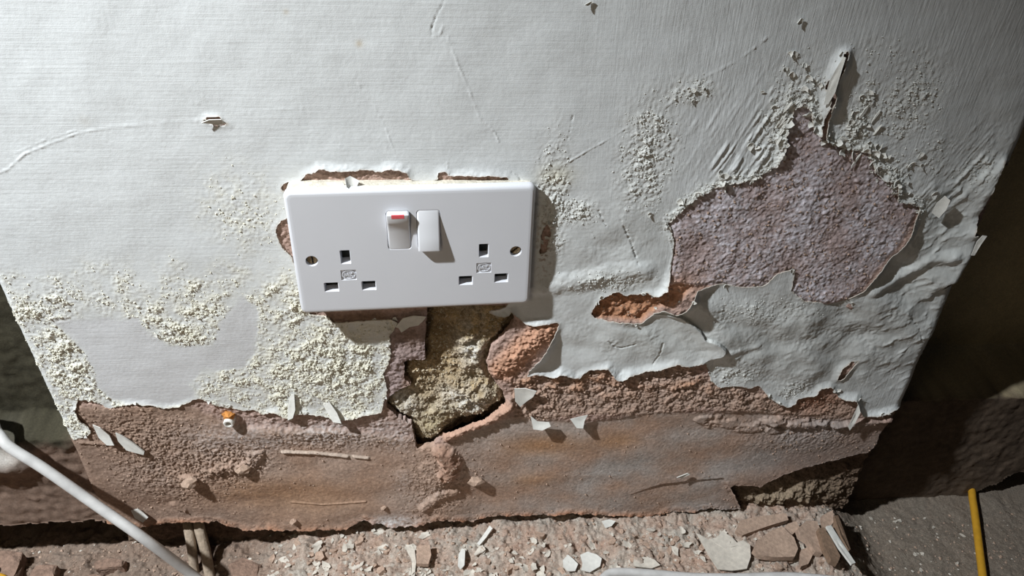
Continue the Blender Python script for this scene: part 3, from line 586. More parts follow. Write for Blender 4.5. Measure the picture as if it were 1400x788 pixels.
# lump of plaster stuck on the band
def lump_mesh(name, sx, sy, sz, seed, sub=2, jit=0.28):
    bm = bmesh.new(); bmesh.ops.create_icosphere(bm, subdivisions=sub, radius=1.0); r = random.Random(seed)
    ph = [r.uniform(0, 6.28) for _ in range(9)]
    for v in bm.verts:
        c = v.co; f = 1+jit*(math.sin(2.3*c.x+ph[0])*math.cos(2.9*c.y+ph[1])+0.6*math.sin(4.7*c.z+ph[2]+2*c.x)+0.4*math.sin(7.1*c.y+ph[3]+c.z*3))+r.uniform(-.06, .06)
        v.co = Vector((c.x*f*sx, c.y*f*sy, c.z*f*sz))
    me = bpy.data.meshes.new(name); bm.to_mesh(me); bm.free(); return me
for (u, v, hh, sx, sy, sz) in [(650, 658, 1.5, 0.006, 0.005, 0.0045), (525, 691, 1.2, 0.0022, 0.0022, 0.002), (262, 652, 2.5, 0.0055, 0.004, 0.004), (335, 637, 2.5, 0.005, 0.004, 0.004), (402, 708, 2.5, 0.0025, 0.0025, 0.002), (495, 722, -4, 0.006, 0.005, 0.006)]:
    p = wl(u, v); me = lump_mesh('plaster_lump', sx, sy, sz, int(u)); me.materials.append(MAT_CHIP)
    o = bpy.data.objects.new('plaster_lump', me); COL.objects.link(o); o.parent = wall; o.location = (p[0], -0.001*(surf(p[0], p[2])+hh*0.6), p[2])

# ------------------------------------------------------------------ the walls set back on either side
def recess(name, x0, x1, step, hfun, cfun, zlow, mat, label):
    a = axis([(x0, x1, step)]); b = axis([(-0.350, 0.12, step), (0.12, 1.35, 0.03)]); A, B = np.meshgrid(a, b)
    H = hfun(A, B); C = cfun(A, B); bot = zlow(A); K = (B[:-1, :-1] > bot[:-1, :-1])
    idx = np.arange(A.size).reshape(A.shape)
    V = np.stack([A.ravel(), -H.ravel()*0.001, B.ravel()], 1)
    F = np.stack([idx[:-1, :-1][K], idx[:-1, 1:][K], idx[1:, 1:][K], idx[1:, :-1][K]], 1)
    # rim at the broken bottom edge
    first = np.argmax(K, axis=0); cols = np.arange(K.shape[1]); e0 = idx[first, cols]; e1 = idx[first, cols+1]; n = len(V)
    V2 = np.concatenate([V[e0], V[e1]]).copy(); V2[:, 1] += 0.012; V = np.concatenate([V, V2]); k = len(cols)
    F2 = np.stack([e0, e1, n+k+np.arange(k), n+np.arange(k)], 1)
    Cc = C.reshape(-1, 3); Cc = np.concatenate([Cc, Cc[e0], Cc[e1]])
    o = mesh_np(name, V, [F, F2], {'Col': Cc, 'grain': np.full(len(V), 0.6)}, mat, True)
    return tag(o, label, 'wall', kind='structure')
def rfb(A, B, s, oc, sd_): return fbm(A*1000, B*1000, s, oc, sd_)
ZT = -0.166
def hL(A, B):
    n = rfb(A, B, 20, 4, 201); n2 = rfb(A, B, 6, 3, 203); top = ZT+0.004*n
    t = sst(0.004, -0.004, B-top); led = np.exp(-((B-(-0.190))/0.012)**2)*sst(-0.285, -0.305, A)
    return lerp(-30+1.5*n+0.6*n2, -5+2*n+1.0*n2+led*9+3*sst(-0.225, -0.255, B), t)
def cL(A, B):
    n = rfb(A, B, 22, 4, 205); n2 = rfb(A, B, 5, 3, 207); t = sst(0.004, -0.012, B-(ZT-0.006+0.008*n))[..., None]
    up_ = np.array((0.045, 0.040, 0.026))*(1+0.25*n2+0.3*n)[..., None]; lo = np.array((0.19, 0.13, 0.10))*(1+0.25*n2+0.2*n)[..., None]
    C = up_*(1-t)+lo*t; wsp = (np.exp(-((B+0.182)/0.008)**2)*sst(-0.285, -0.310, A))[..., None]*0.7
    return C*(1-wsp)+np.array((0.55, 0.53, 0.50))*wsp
wL = recess('wall_left', -1.00, XL+0.0015, 0.0018, hL, cL, lambda A: -0.2600+0.003*rfb(A, A*0, 18, 3, 209), MAT_PLASTER, 'dark olive wall set back beyond the end of the white cable')
def hR(A, B):
    n = rfb(A, B, 24, 4, 211); n2 = rfb(A, B, 7, 3, 213); t = sst(0.002, -0.002, B-(-0.1930+0.0012*n))
    return lerp(-105+1.2*n+0.3*n2, -40+1.6*n+0.8*n2, t)
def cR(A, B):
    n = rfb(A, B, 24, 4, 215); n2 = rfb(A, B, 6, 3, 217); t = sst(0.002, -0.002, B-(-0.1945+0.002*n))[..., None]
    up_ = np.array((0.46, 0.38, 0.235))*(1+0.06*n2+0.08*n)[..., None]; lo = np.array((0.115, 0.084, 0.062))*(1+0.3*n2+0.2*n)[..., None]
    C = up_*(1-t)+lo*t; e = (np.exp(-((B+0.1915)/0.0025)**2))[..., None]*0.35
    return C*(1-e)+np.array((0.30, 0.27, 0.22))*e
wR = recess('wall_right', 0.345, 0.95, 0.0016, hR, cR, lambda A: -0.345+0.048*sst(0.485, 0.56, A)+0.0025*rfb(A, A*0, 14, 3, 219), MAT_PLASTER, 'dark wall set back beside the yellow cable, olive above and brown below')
for nm, par, x0, x1, z1 in (('masonry', wL, -1.00, -0.245, -0.20), ('masonry', wR, 0.345, 0.95, -0.20), ('masonry', wall, -0.26, 0.37, -0.22)):  # dark backing sheets, added to keep the gaps under the plaster black
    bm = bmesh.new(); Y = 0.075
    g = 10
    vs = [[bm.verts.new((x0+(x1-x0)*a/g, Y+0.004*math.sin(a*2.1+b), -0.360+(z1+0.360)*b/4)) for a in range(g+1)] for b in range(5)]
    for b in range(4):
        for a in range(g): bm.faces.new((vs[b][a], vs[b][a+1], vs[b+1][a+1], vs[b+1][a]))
    bm_obj(nm, bm, node_mat('gap_backing', (0.10, 0.075, 0.06), attr=False, rough=0.95, var=0.3, varscale=200), par, True)

# ------------------------------------------------------------------ floor of rubble and dust
fx = axis([(-1.00, -0.60, 0.02), (-0.60, -0.37, 0.003), (-0.37, 0.56, 0.0010), (0.56, 1.0, 0.01)]); fy = axis([(-0.90, -0.30, 0.012), (-0.30, -0.11, 0.0025), (-0.11, 0.030, 0.0010), (0.030, 0.115, 0.004)])
FX, FY = np.meshgrid(fx, fy); fxm, fym = FX*1000, FY*1000
def floor_base(x, y):
    z = -0.2900-0.0155*sst(-0.100, -0.150, x)*sst(-0.045, -0.015, y)-0.006*sst(-0.12, -0.20, x)-0.036*sst(0.335, 0.400, x)
    return z+0.003*np.exp(-((x-0.12)/0.2)**2)
fw, fc = worley(fxm, fym, 9.0, 21); fw2, fc2 = worley(fxm, fym, 3.6, 23)
amt = 1-0.75*sst(0.345, 0.40, FX)
rub = (fbm(fxm, fym, 24, 4, 301)*5.0+(fc-0.5)*4.2*sst(0.75, 0.35, fw+0.12*fbm(fxm, fym, 3, 2, 303))+(fc2-0.4)*1.8*sst(0.7, 0.3, fw2)+fbm(fxm, fym, 3, 3, 305)*1.3)*amt
FZ = floor_base(FX, FY)+rub*0.001
def fz(x, y):
    i = int(np.clip(np.searchsorted(fx, x), 0, len(fx)-1)); j = int(np.clip(np.searchsorted(fy, y), 0, len(fy)-1)); return float(FZ[j, i])
fn = fbm(fxm, fym, 30, 4, 311)
def mixf(C, c, t): return C+(np.array(c, np.float32)-C)*np.clip(t, 0, 1)[..., None]
CFc = np.ones(FX.shape+(3,), np.float32)*np.array((0.42, 0.315, 0.255), np.float32)
CFc = mixf(CFc, (0.46, 0.42, 0.37), np.clip(fn+0.3, 0, 1)); CFc = mixf(CFc, (0.38, 0.245, 0.185), np.clip(fbm(fxm, fym, 14, 3, 333)*2-0.2, 0, 1)*0.7)
CFc = mixf(CFc, (0.58, 0.54, 0.48), np.clip(fbm(fxm, fym, 5, 3, 331)*1.8-0.35, 0, 1)*0.7); CFc = mixf(CFc, (0.22, 0.185, 0.15), 0.9*sst(0.33, 0.39, FX)); CFc = mixf(CFc, (0.21, 0.15, 0.115), 0.85*sst(-0.09, -0.17, FX))  # left end darkened, shade of the plaster painted into the floor colour
CFc = CFc*(1+0.2*fbm(fxm, fym, 4, 3, 321))[..., None]
idx = np.arange(FX.size).reshape(FX.shape)
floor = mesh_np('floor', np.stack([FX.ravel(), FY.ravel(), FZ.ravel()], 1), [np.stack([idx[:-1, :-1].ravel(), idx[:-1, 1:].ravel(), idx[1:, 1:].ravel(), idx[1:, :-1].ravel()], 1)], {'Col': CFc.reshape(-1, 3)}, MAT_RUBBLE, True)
tag(floor, 'rough floor of pinkish plaster rubble and dust along the wall', 'floor', kind='structure')
r = np.random.default_rng(50); n = 6500
px = np.concatenate([r.uniform(-0.36, 0.36, n-900), r.uniform(0.34, 0.55, 900)]); py = r.uniform(-0.10, 0.018, n); S = 0.001*(0.4+1.5*r.random(n)**4)
P = np.array([(a, b, fz(a, b)+0.3*s) for a, b, s in zip(px, py, S)]); half = r.random(n) < 0.18
o = crumbs('rubble_crumbs', P[~half], S[~half], False, MAT_CHIP, floor, 51); tag(o, 'pinkish brown plaster grit', kind='stuff')
o = crumbs('paint_crumbs', P[half], S[half], False, MAT_DUSTY, floor, 52, 0.35); tag(o, 'tiny pale paint specks', kind='stuff')

# --- loose pieces on the floor: each its own thing
def floor_piece(name, me, x, y, rot, label, cat, group=None, scale=1.0, dz=0.0):
    o = bpy.data.objects.new(name, me); COL.objects.link(o); o.location = (x, y, fz(x, y)+dz); o.rotation_euler = rot; o.scale = (scale,)*3
    return tag(o, label, cat, group)
def flat_mesh(name, outline, thick, mat, curl=0.1, ang=0.0, rough=0.05, seed=0):
    me = flake_mesh(name, outline, thick, curl, ang, rough, seed); me.transform(Matrix.Rotation(math.radians(-90), 4, 'X')); me.materials.append(mat); return me
def traced_floor(name, poly, label, cat, mat, thick, dz=0.001, tilt=(0, 0, 0), curl=0.1, ang=0.4, rough=0.05):
    Q = np.array([fl(u, v, -0.286)[:2] for u, v in poly]); c = Q.mean(0); me = flake_mesh(name, Q-c, thick, curl, ang, rough, len(poly))
    me.transform(Matrix.Rotation(math.radians(-90), 4, 'X'))
    me.materials.append(mat); o = bpy.data.objects.new(name, me); COL.objects.link(o)
    o.location = (c[0], c[1], fz(c[0], c[1])+dz+thick); o.rotation_euler = tilt
    return tag(o, label, cat)
traced_floor('paint_flake', [(951, 733), (956, 735), (966, 741), (977, 738), (988, 731), (1000, 738), (1010, 750), (1014, 743), (1024, 750), (1025, 766), (1020, 781), (1000, 784), (980, 783), (970, 768), (960, 748)], 'largest pale paint flake, lying next to the broken brown slabs', 'paint flake', MAT_DUSTY, 0.0010, 0.003)
traced_floor('paint_flake', [(769, 770), (776, 762), (783, 768), (790, 775), (786, 784), (776, 785), (770, 778)], 'rounded white paint flake just beyond the looped end of the white floor cable', 'paint flake', MAT_FLAKE, 0.0010, 0.002)
traced_floor('paint_flake', [(793, 762), (803, 758), (815, 762), (822, 768), (820, 778), (806, 786), (794, 784), (796, 774)], 'jagged white paint flake touching the loop of the white floor cable', 'paint flake', MAT_FLAKE, 0.0010, 0.002)
traced_floor('paint_flake', [(866, 768), (880, 764), (894, 768), (902, 776), (890, 780), (866, 778)], 'wide pale paint flake against the back of the white floor cable', 'paint flake', MAT_DUSTY, 0.0010, 0.002)
traced_floor('paint_flake', [(822, 717), (832, 714), (841, 716), (836, 722), (828, 725)], 'four-cornered white flake lying close to the gap under the plaster', 'paint flake', MAT_FLAKE, 0.0010, 0.002, (0.2, 0.1, 0))
traced_floor('paint_flake', [(652, 744), (660, 734), (670, 723), (674, 727), (664, 738), (655, 747)], 'narrow white sliver of paint lying slantwise on the rubble', 'paint sliver', MAT_FLAKE, 0.0012, 0.004, (0.1, -0.2, 0))
traced_floor('paint_flake', [(627, 760), (632, 752), (636, 755), (635, 775), (630, 781), (626, 776)], 'upright narrow white flake near the slanting paint sliver', 'paint flake', MAT_FLAKE, 0.0012, 0.003)
traced_floor('paint_flake', [(556, 754), (567, 753), (569, 770), (567, 790), (562, 790), (563, 768)], 'hooked white paint strip beside a square pink plaster chip', 'paint flake', MAT_DUSTY, 0.0012, 0.003)
traced_floor('plaster_chip', [(570, 754), (588, 752), (590, 766), (586, 778), (570, 778)], 'square pink plaster chip beside the hooked paint strip', 'plaster chip', MAT_CHIP, 0.004, 0.001)
traced_floor('plaster_slab', [(1010, 716), (1040, 710), (1072, 708), (1076, 716), (1050, 722), (1014, 736), (1004, 730)], 'long thin brown plaster slab against the foot of the wall', 'plaster slab', MAT_CHIP, 0.005, 0.002, (0.1, 0, 0))
traced_floor('plaster_slab', [(1026, 762), (1032, 748), (1052, 734), (1066, 730), (1082, 744), (1088, 758), (1084, 768), (1056, 770), (1034, 768)], 'largest broken brown plaster slab in the pile', 'plaster slab', MAT_CHIP, 0.006, 0.004, (0.08, 0.05, 0))
traced_floor('plaster_slab', [(1069, 728), (1075, 722), (1086, 720), (1091, 728), (1082, 736), (1074, 740)], 'small five-sided brown slab between two larger slabs', 'plaster slab', MAT_CHIP, 0.006, 0.003, (0.05, -0.1, 0))
traced_floor('plaster_slab', [(1086, 734), (1098, 722), (1112, 722), (1120, 736), (1118, 752), (1122, 764), (1112, 762), (1100, 748), (1090, 742)], 'kinked brown plaster slab between the largest slab and the brown sticks', 'plaster slab', MAT_CHIP, 0.006, 0.004, (0.1, 0.15, 0))
traced_floor('plaster_chip', [(1092, 756), (1102, 752), (1110, 762), (1104, 774), (1094, 778)], 'flat brown chip in front of the kinked slab', 'plaster chip', MAT_CHIP, 0.005, 0.002)
traced_floor('wood_splinter', [(1113, 736), (1120, 734), (1132, 750), (1144, 772), (1140, 782), (1130, 780), (1122, 762)], 'dull brown splinter lying under the white stick', 'splinter', MAT_CHIP_D, 0.006, 0.005, (0, 0.15, 0))
traced_floor('wood_splinter', [(1136, 716), (1142, 714), (1150, 735), (1158, 762), (1154, 766), (1144, 745)], 'dark brown splinter standing beyond the white stick', 'splinter', MAT_CHIP_D, 0.006, 0.007, (0, 0.35, 0))
traced_floor('white_stick', [(1124, 733), (1131, 731), (1146, 755), (1164, 782), (1158, 785), (1141, 762)], 'thin flat white stick lying on the brown splinters', 'stick', MAT_FLAKE, 0.0022, 0.010, (0, 0.1, 0), 0.0)
traced_floor('plaster_chip', [(1120, 714), (1134, 708), (1136, 722), (1130, 732), (1122, 728)], 'pink plaster chip at the head of the white stick', 'plaster chip', MAT_CHIP, 0.005, 0.004, (0.2, 0, 0))
# brick fragments at the left
def brick_frag(poly, label, hgt, tilt):
    Q = np.array([fl(u, v, -0.292)[:2] for u, v in poly]); c = Q.mean(0); bm = bmesh.new(); n = len(Q); rr = random.Random(len(poly)+int(poly[0][0]))
    rings = []
    for k, (s, z) in enumerate(((1.04, -0.006), (1.03, hgt*0.5), (1.0, hgt*0.9), (0.90, hgt))):
        rings.append([bm.verts.new(((q[0]-c[0])*s+rr.uniform(-.0008, .0008), (q[1]-c[1])*s+rr.uniform(-.0008, .0008), z+rr.uniform(-.0007, .0007))) for q in Q])
    for a, b in zip(rings, rings[1:]):
        for k in range(n): bm.faces.new((a[k], a[(k+1) % n], b[(k+1) % n], b[k]))
    bm.faces.new(rings[-1]); bm.faces.new(rings[0][::-1]); bmesh.ops.triangulate(bm, faces=bm.faces[:]); bmesh.ops.subdivide_edges(bm, edges=bm.edges[:], cuts=1, use_grid_fill=True)
    for v in bm.verts: v.co += Vector((rr.uniform(-1, 1), rr.uniform(-1, 1), rr.uniform(-1, 1)))*0.0006
    o = bm_obj('brick_fragment', bm, node_mat('brick', (0.25, 0.165, 0.125), attr=False, rough=0.95, var=0.4, varscale=260, bumps=((500, 0.8, 0.0015, I3, O3, None),)))
    o.location = (c[0], c[1], fz(c[0], c[1])); o.rotation_euler = tilt
    return tag(o, label, 'brick fragment')
brick_frag([(-22, 748), (8, 746), (26, 748), (22, 766), (8, 792), (-22, 792)], 'grey brown brick fragment with mortar, farthest from the wooden stubs', 0.012, (0.05, 0.1, 0))
brick_frag([(34, 770), (48, 759), (70, 760), (66, 775), (58, 794), (24, 794)], 'squarish brown brick fragment lying beside the grey brown one', 0.010, (0.1, 0.1, 0))
brick_frag([(122, 757), (140, 752), (165, 754), (162, 762), (140, 764), (124, 765)], 'small long brick fragment in the dark gap behind the white cable', 0.008, (0, 0, 0))
brick_frag([(100, 778), (120, 773), (150, 778), (146, 794), (100, 796)], 'low reddish brick fragment directly under the slanting white cable', 0.006, (0, 0.1, 0))
brick_frag([(310, 765), (330, 755), (352, 762), (350, 785), (318, 790)], 'rough brick lump next to the pair of wooden stubs', 0.007, (0, 0.1, 0))
# small ones
CHIPS = [flat_mesh('plaster_chip', ragged(7, 0.0048, 0.0038, 0.5, 400+k), 0.0022+0.0006*k, MAT_CHIP, 0.1, k, 0.2, k) for k in range(6)]
SMALLF = [flat_mesh('paint_flake', ragged(9, 0.0048, 0.0024+0.0003*k, 0.62, 450+k), 0.0006, MAT_DUSTY, 0.35, k, 0.12, k) for k in range(6)]
r = np.random.default_rng(77)
for k in range(170):
    u, v = r.uniform(330, 1130), 720+72*r.random()**0.8
    q = fl(u, v, -0.287); sc = 0.40+1.05*r.random()**2
    floor_piece('paint_flake', SMALLF[k % 6], q[0], q[1], (r.uniform(-.35, .35), r.uniform(-.35, .35), r.uniform(0, 6.28)), 'small pale paint flake scattered on the pinkish rubble', 'paint flake', 'small paint flakes on the rubble', sc, 0.0012)
for k in range(110):
    u, v = r.uniform(330, 1130), 722+70*r.random()
    q = fl(u, v, -0.287); sc = 0.4+0.9*r.random()**2
    floor_piece('plaster_chip', CHIPS[k % 6], q[0], q[1], (r.uniform(-.3, .3), r.uniform(-.3, .3), r.uniform(0, 6.28)), 'small pinkish plaster chip scattered on the rubble', 'plaster chip', 'small plaster chips on the rubble', sc, 0.0010)
for k in range(16):
    u, v = r.uniform(1165, 1320), r.uniform(700, 785); q = fl(u, v, -0.3235)
    floor_piece('paint_flake', SMALLF[k % 6], q[0], q[1], (r.uniform(-.3, .3), r.uniform(-.3, .3), r.uniform(0, 6.28)), 'tiny pale paint flake on the bare grey floor by the yellow cable', 'paint flake', 'paint flakes by the yellow cable', 0.3+0.4*r.random(), 0.0008)

# ------------------------------------------------------------------ double socket
SOC = bpy.data.objects.new('double_socket', None); COL.objects.link(SOC)
SOC.location = (0.00044, -0.01277, -0.0007); SOC.rotation_euler = (-0.01815, 0.01241, 0.0520)
tag(SOC, 'white plastic double wall socket with two rocker switches, mounted on the peeling wall', 'socket')
def rrect(hx, hz, rad, n=6, cx_=0, cz_=0):
    o = []
    for (sx, sz, a0) in ((1, 1, 0), (-1, 1, 90), (-1, -1, 180), (1, -1, 270)):
        for k in range(n+1):
            a = math.radians(a0+90*k/n); o.append((cx_+sx*(hx-rad)+rad*math.cos(a), cz_+sz*(hz-rad)+rad*math.sin(a)))
    return o
def rc(x0, x1, z0, z1, rad=0.0006, n=2): return rrect((x1-x0)/2, (z1-z0)/2, rad, n, (x0+x1)/2, (z0+z1)/2)
mm = 0.001
EAR = [(-41.8, -1.6), (42.2, -0.6)]; PIN = [(-52.2, -23.0), (-29.4, -23.0), (31.0, -22.2), (53.6, -21.4)]; LOGO = [(-41.0, -14.6), (42.4, -13.2)]; SCREW = [(-61.9, -3.6), (62.2, -2.0)]
holes = [rc((x-3.1)*mm, (x+3.1)*mm, (z-4.9)*mm, (z+4.9)*mm) for x, z in EAR]+[rc((x-4.5)*mm, (x+4.5)*mm, (z-3.4)*mm, (z+3.4)*mm) for x, z in PIN]
holes += [rc((x-4.7)*mm, (x+4.7)*mm, (z-3.7)*mm, (z+3.7)*mm, 0.0003) for x, z in LOGO]
holes += [[(x*mm+3.7*mm*math.cos(a*math.pi/12), z*mm+3.7*mm*math.sin(a*math.pi/12)) for a in range(24)] for x, z in SCREW]
SW = [(-8.9, 15.7), (8.9, 15.6)]
holes += [rrect(7.15*mm, 13.4*mm, 2.2*mm, 5, x*mm, z*mm) for x, z in SW]
depth = [8]*6+[0.8]*2+[5]*2+[6]*2
bm = bmesh.new()
# plate: rounded edge profile (inset, y)
prof = [(0.0, 0.0052), (0.0, 0.0030), (0.0003, 0.0016), (0.0010, 0.0006), (0.0022, 0.0001), (0.0034, 0.0)]
rings = []
for ins, y in prof:
    rings.append([bm.verts.new((x, y, z)) for x, z in rrect(0.073-ins, 0.043-ins, max(0.0040-ins*0.5, 0.002), 6)])
for a, b in zip(rings, rings[1:]):
    n = len(a)
    for k in range(n): bm.faces.new((a[k], a[(k+1) % n], b[(k+1) % n], b[k]))
outer = [(v.co.x, v.co.z) for v in rings[-1]]
loops = [outer]+[h for h in holes]; vb = list(rings[-1]); hv = []
for h, dp in zip(holes, depth):
    # chamfered rim then a straight wall
    c = np.mean(np.array(h), 0); r0 = [bm.verts.new((p[0], 0.0, p[1])) for p in h]; hv.append(r0); vb += r0
    ch = 0.90 if dp == 8 else 0.97
    r1 = [bm.verts.new((c[0]+(p[0]-c[0])*ch, 0.0006 if dp != 0.8 else 0.0003, c[1]+(p[1]-c[1])*ch)) for p in h]
    r2 = [bm.verts.new((v.co.x, dp*mm, v.co.z)) for v in r1]; n = len(h)
    for A, B in ((r0, r1), (r1, r2)):
        for k in range(n): bm.faces.new((A[k], A[(k+1) % n], B[(k+1) % n], B[k]))
    if dp == 0.8: bm.faces.new(r2)
tris = tessellate_polygon([[Vector((p[0], p[1], 0)) for p in l] for l in loops])
for t in tris:
    try: bm.faces.new([vb[k] for k in t])
    except ValueError: pass
plate = bm_obj('faceplate', bm, MAT_PLASTIC, SOC)
for p in plate.data.polygons: p.use_smooth = abs(p.normal.y) < 0.995 and max(abs(p.normal.x), abs(p.normal.z)) > 0.02 and (abs(p.center.x) > 0.0695 or abs(p.center.z) > 0.0395)
plate['label'] = 'white plastic faceplate'
for (x, z) in EAR:
    bm = bmesh.new(); bmesh.ops.create_cube(bm, size=1); bmesh.ops.scale(bm, vec=(6.4*mm, 1.0*mm, 10*mm), verts=bm.verts); o = bm_obj('shutter', bm, MAT_DARK, SOC); o.location = (x*mm, 7.6*mm, z*mm)
for (x, z) in PIN:
    bm = bmesh.new(); bmesh.ops.create_cube(bm, size=1); bmesh.ops.scale(bm, vec=(9.2*mm, 1.0*mm, 7*mm), verts=bm.verts); o = bm_obj('shutter', bm, MAT_DARK, SOC); o.location = (x*mm, 7.6*mm, z*mm)
# moulded maker's badge: oval ring with the two letters
for (x, z) in LOGO:
    bm = bmesh.new(); n = 32
    R = []
    for (rr, y) in ((1.0, 0.8), (1.0, 0.25), (0.86, 0.25), (0.86, 0.8)): R.append([bm.verts.new((4.2*mm*rr*math.cos(2*math.pi*k/n), y*mm, 3.1*mm*rr*math.sin(2*math.pi*k/n))) for k in range(n)])
    for a, b in zip(R, R[1:]):
        for k in range(n): bm.faces.new((a[k], a[(k+1) % n], b[(k+1) % n], b[k]))
    badge = bm_obj('badge', bm, MAT_PLASTIC, plate); badge.location = (x*mm, 0, z*mm); badge['label'] = 'moulded oval badge reading MK'
    bm = bmesh.new()
    def stroke(x0, z0, x1, z1, wdt=0.62):
        a = Vector((x0, 0, z0)); b = Vector((x1, 0, z1)); d = (b-a).normalized(); nn = Vector((-d.z, 0, d.x))*wdt/2; vs = []
        for y in (0.8, 0.22):
            for q in (a+nn, b+nn, b-nn, a-nn): vs.append(bm.verts.new((q.x*mm, y*mm, q.z*mm)))
        for f in ((0, 1, 2, 3), (7, 6, 5, 4), (0, 4, 5, 1), (1, 5, 6, 2), (2, 6, 7, 3), (3, 7, 4, 0)): bm.faces.new([vs[k] for k in f])
    stroke(-2.6, -1.4, -2.3, 1.5); stroke(-2.3, 1.4, -1.3, -1.0); stroke(-1.3, -1.0, -0.3, 1.4); stroke(-0.3, 1.5, 0.0, -1.4)
    stroke(0.9, -1.5, 0.9, 1.5); stroke(0.9, 0.0, 2.5, 1.5); stroke(0.95, 0.1, 2.6, -1.4)
    lt = bm_obj('lettering', bm, MAT_PLASTIC, plate); lt.location = (x*mm, 0, z*mm); lt['label'] = 'raised letters MK'
for (x, z), ang in zip(SCREW, (math.radians(88), math.radians(-42))):
    bm = bmesh.new(); n = 24; sl = 0.45
    # domed head cut in two halves by the slot
    for side in (-1, 1):
        top = []; bot = []
        a0 = math.asin(sl/3.3)
        for k in range(13):
            a = a0+(math.pi-2*a0)*k/12; q = (3.3*math.cos(a), side*3.3*math.sin(a)); top.append(bm.verts.new((q[0]*mm, 2.4*mm, q[1]*mm))); bot.append(bm.verts.new((q[0]*mm, 4.4*mm, q[1]*mm)))
        bm.faces.new(top); n2 = len(top)
        for k in range(n2): bm.faces.new((top[k], top[(k+1) % n2], bot[(k+1) % n2], bot[k]))
    bmesh.ops.bevel(bm, geom=[e for e in bm.edges if all(abs(v.co.y-2.4*mm) < 1e-6 for v in e.verts)], offset=0.3*mm, segments=1, affect='EDGES')
    s = bm_obj('screw', bm, MAT_BRASS, SOC); s.location = (x*mm, 0, z*mm); s.rotation_euler = (0, ang, 0); s['label'] = 'tarnished slotted screw'
    bm = bmesh.new(); bmesh.ops.create_circle(bm, cap_ends=True, segments=20, radius=3.5*mm); bmesh.ops.rotate(bm, verts=bm.verts, matrix=Matrix.Rotation(math.pi/2, 3, 'X'))
    sl_ = bm_obj('slot', bm, MAT_DARK, s); sl_.location = (0, 3.6*mm, 0)
def rocker(x, z, top_out, red):
    # profile across z (mm): (z, outward)
    hz = 13.0; hx = 6.75
    prof = [(hz, 3.9), (hz-0.6, 4.6), (hz-5.6, 4.3), (hz-6.8, 3.5), (0, 1.4), (-hz+2, 0.25), (-hz, -0.1)] if top_out else [(hz, -0.1), (hz-1.6, 0.4), (4, 1.7), (-4, 3.2), (-hz+1.4, 4.6), (-hz+0.4, 4.5), (-hz, 3.9)]
    bm = bmesh.new(); rows = []
    for (pz, po) in prof:
        row = []
        for fx_ in (-1, -0.93, -0.80, 0.80, 0.93, 1):
            e = 0.9 if abs(fx_) == 1 else (0.25 if abs(fx_) == 0.93 else 0.0); zc = pz-math.copysign((1.7 if abs(fx_) == 1 else 0.55 if abs(fx_) == 0.93 else 0) if abs(pz) > hz-0.01 else 0, pz)
            row.append(bm.verts.new((fx_*hx*mm, -(po-e)*mm, zc*mm)))
        rows.append(row)
    for a, b in zip(rows, rows[1:]):
        for k in range(5): bm.faces.new((a[k], a[k+1], b[k+1], b[k]))
    rim = rows[0]+[r_[-1] for r_ in rows[1:]]+rows[-1][-2::-1]+[r_[0] for r_ in rows[-2:0:-1]]
    bk = [bm.verts.new((v.co.x, 5.5*mm, v.co.z)) for v in rim]; n = len(rim)
    for k in range(n): bm.faces.new((rim[k], rim[(k+1) % n], bk[(k+1) % n], bk[k]))
    s = bm_obj('rocker_switch', bm, MAT_SWITCH, SOC, True); s.location = (x*mm, 0, z*mm)
    s.data.set_sharp_from_angle(angle=math.radians(38))
    s['label'] = 'rocker switch tilted on, red marker showing' if red else 'rocker switch tilted off'
    if red:
        bm = bmesh.new(); V = [bm.verts.new(p) for p in ((-3.7*mm, -4.66*mm, (hz-0.5)*mm), (3.7*mm, -4.66*mm, (hz-0.5)*mm), (3.7*mm, -4.62*mm, (hz-2.6)*mm), (-3.7*mm, -4.62*mm, (hz-2.6)*mm),
              (-3.7*mm, -3.7*mm, (hz+0.02)*mm), (3.7*mm, -3.7*mm, (hz+0.02)*mm), (-3.7*mm, -3.5*mm, (hz-2.6)*mm), (3.7*mm, -3.5*mm, (hz-2.6)*mm))]
        for f in ((0, 1, 2, 3), (4, 5, 1, 0), (3, 2, 7, 6), (4, 6, 7, 5), (0, 3, 6, 4), (1, 5, 7, 2)): bm.faces.new([V[k] for k in f])
        o = bm_obj('red_marker', bm, MAT_RED, s); o['label'] = 'red on marker'
rocker(*SW[0], True, True); rocker(*SW[1], False, False)
# painted back box the plate is screwed to, embedded in the wall
bm = bmesh.new(); R = []
for (y, ins) in ((0.0048, 0.0004), (0.0090, 0.0003), (0.034, 0.0004)):
    R.append([bm.verts.new((x, y, z)) for x, z in rrect(0.0726-ins, 0.0427-ins, 0.0035, 4)])
for a, b in zip(R, R[1:]):
    for k in range(len(a)): bm.faces.new((a[k], a[(k+1) % len(a)], b[(k+1) % len(a)], b[k]))
bm.faces.new(R[-1])
o = bm_obj('back_box', bm, MAT_BOX, SOC); o['label'] = 'paint-smeared back box behind the faceplate'

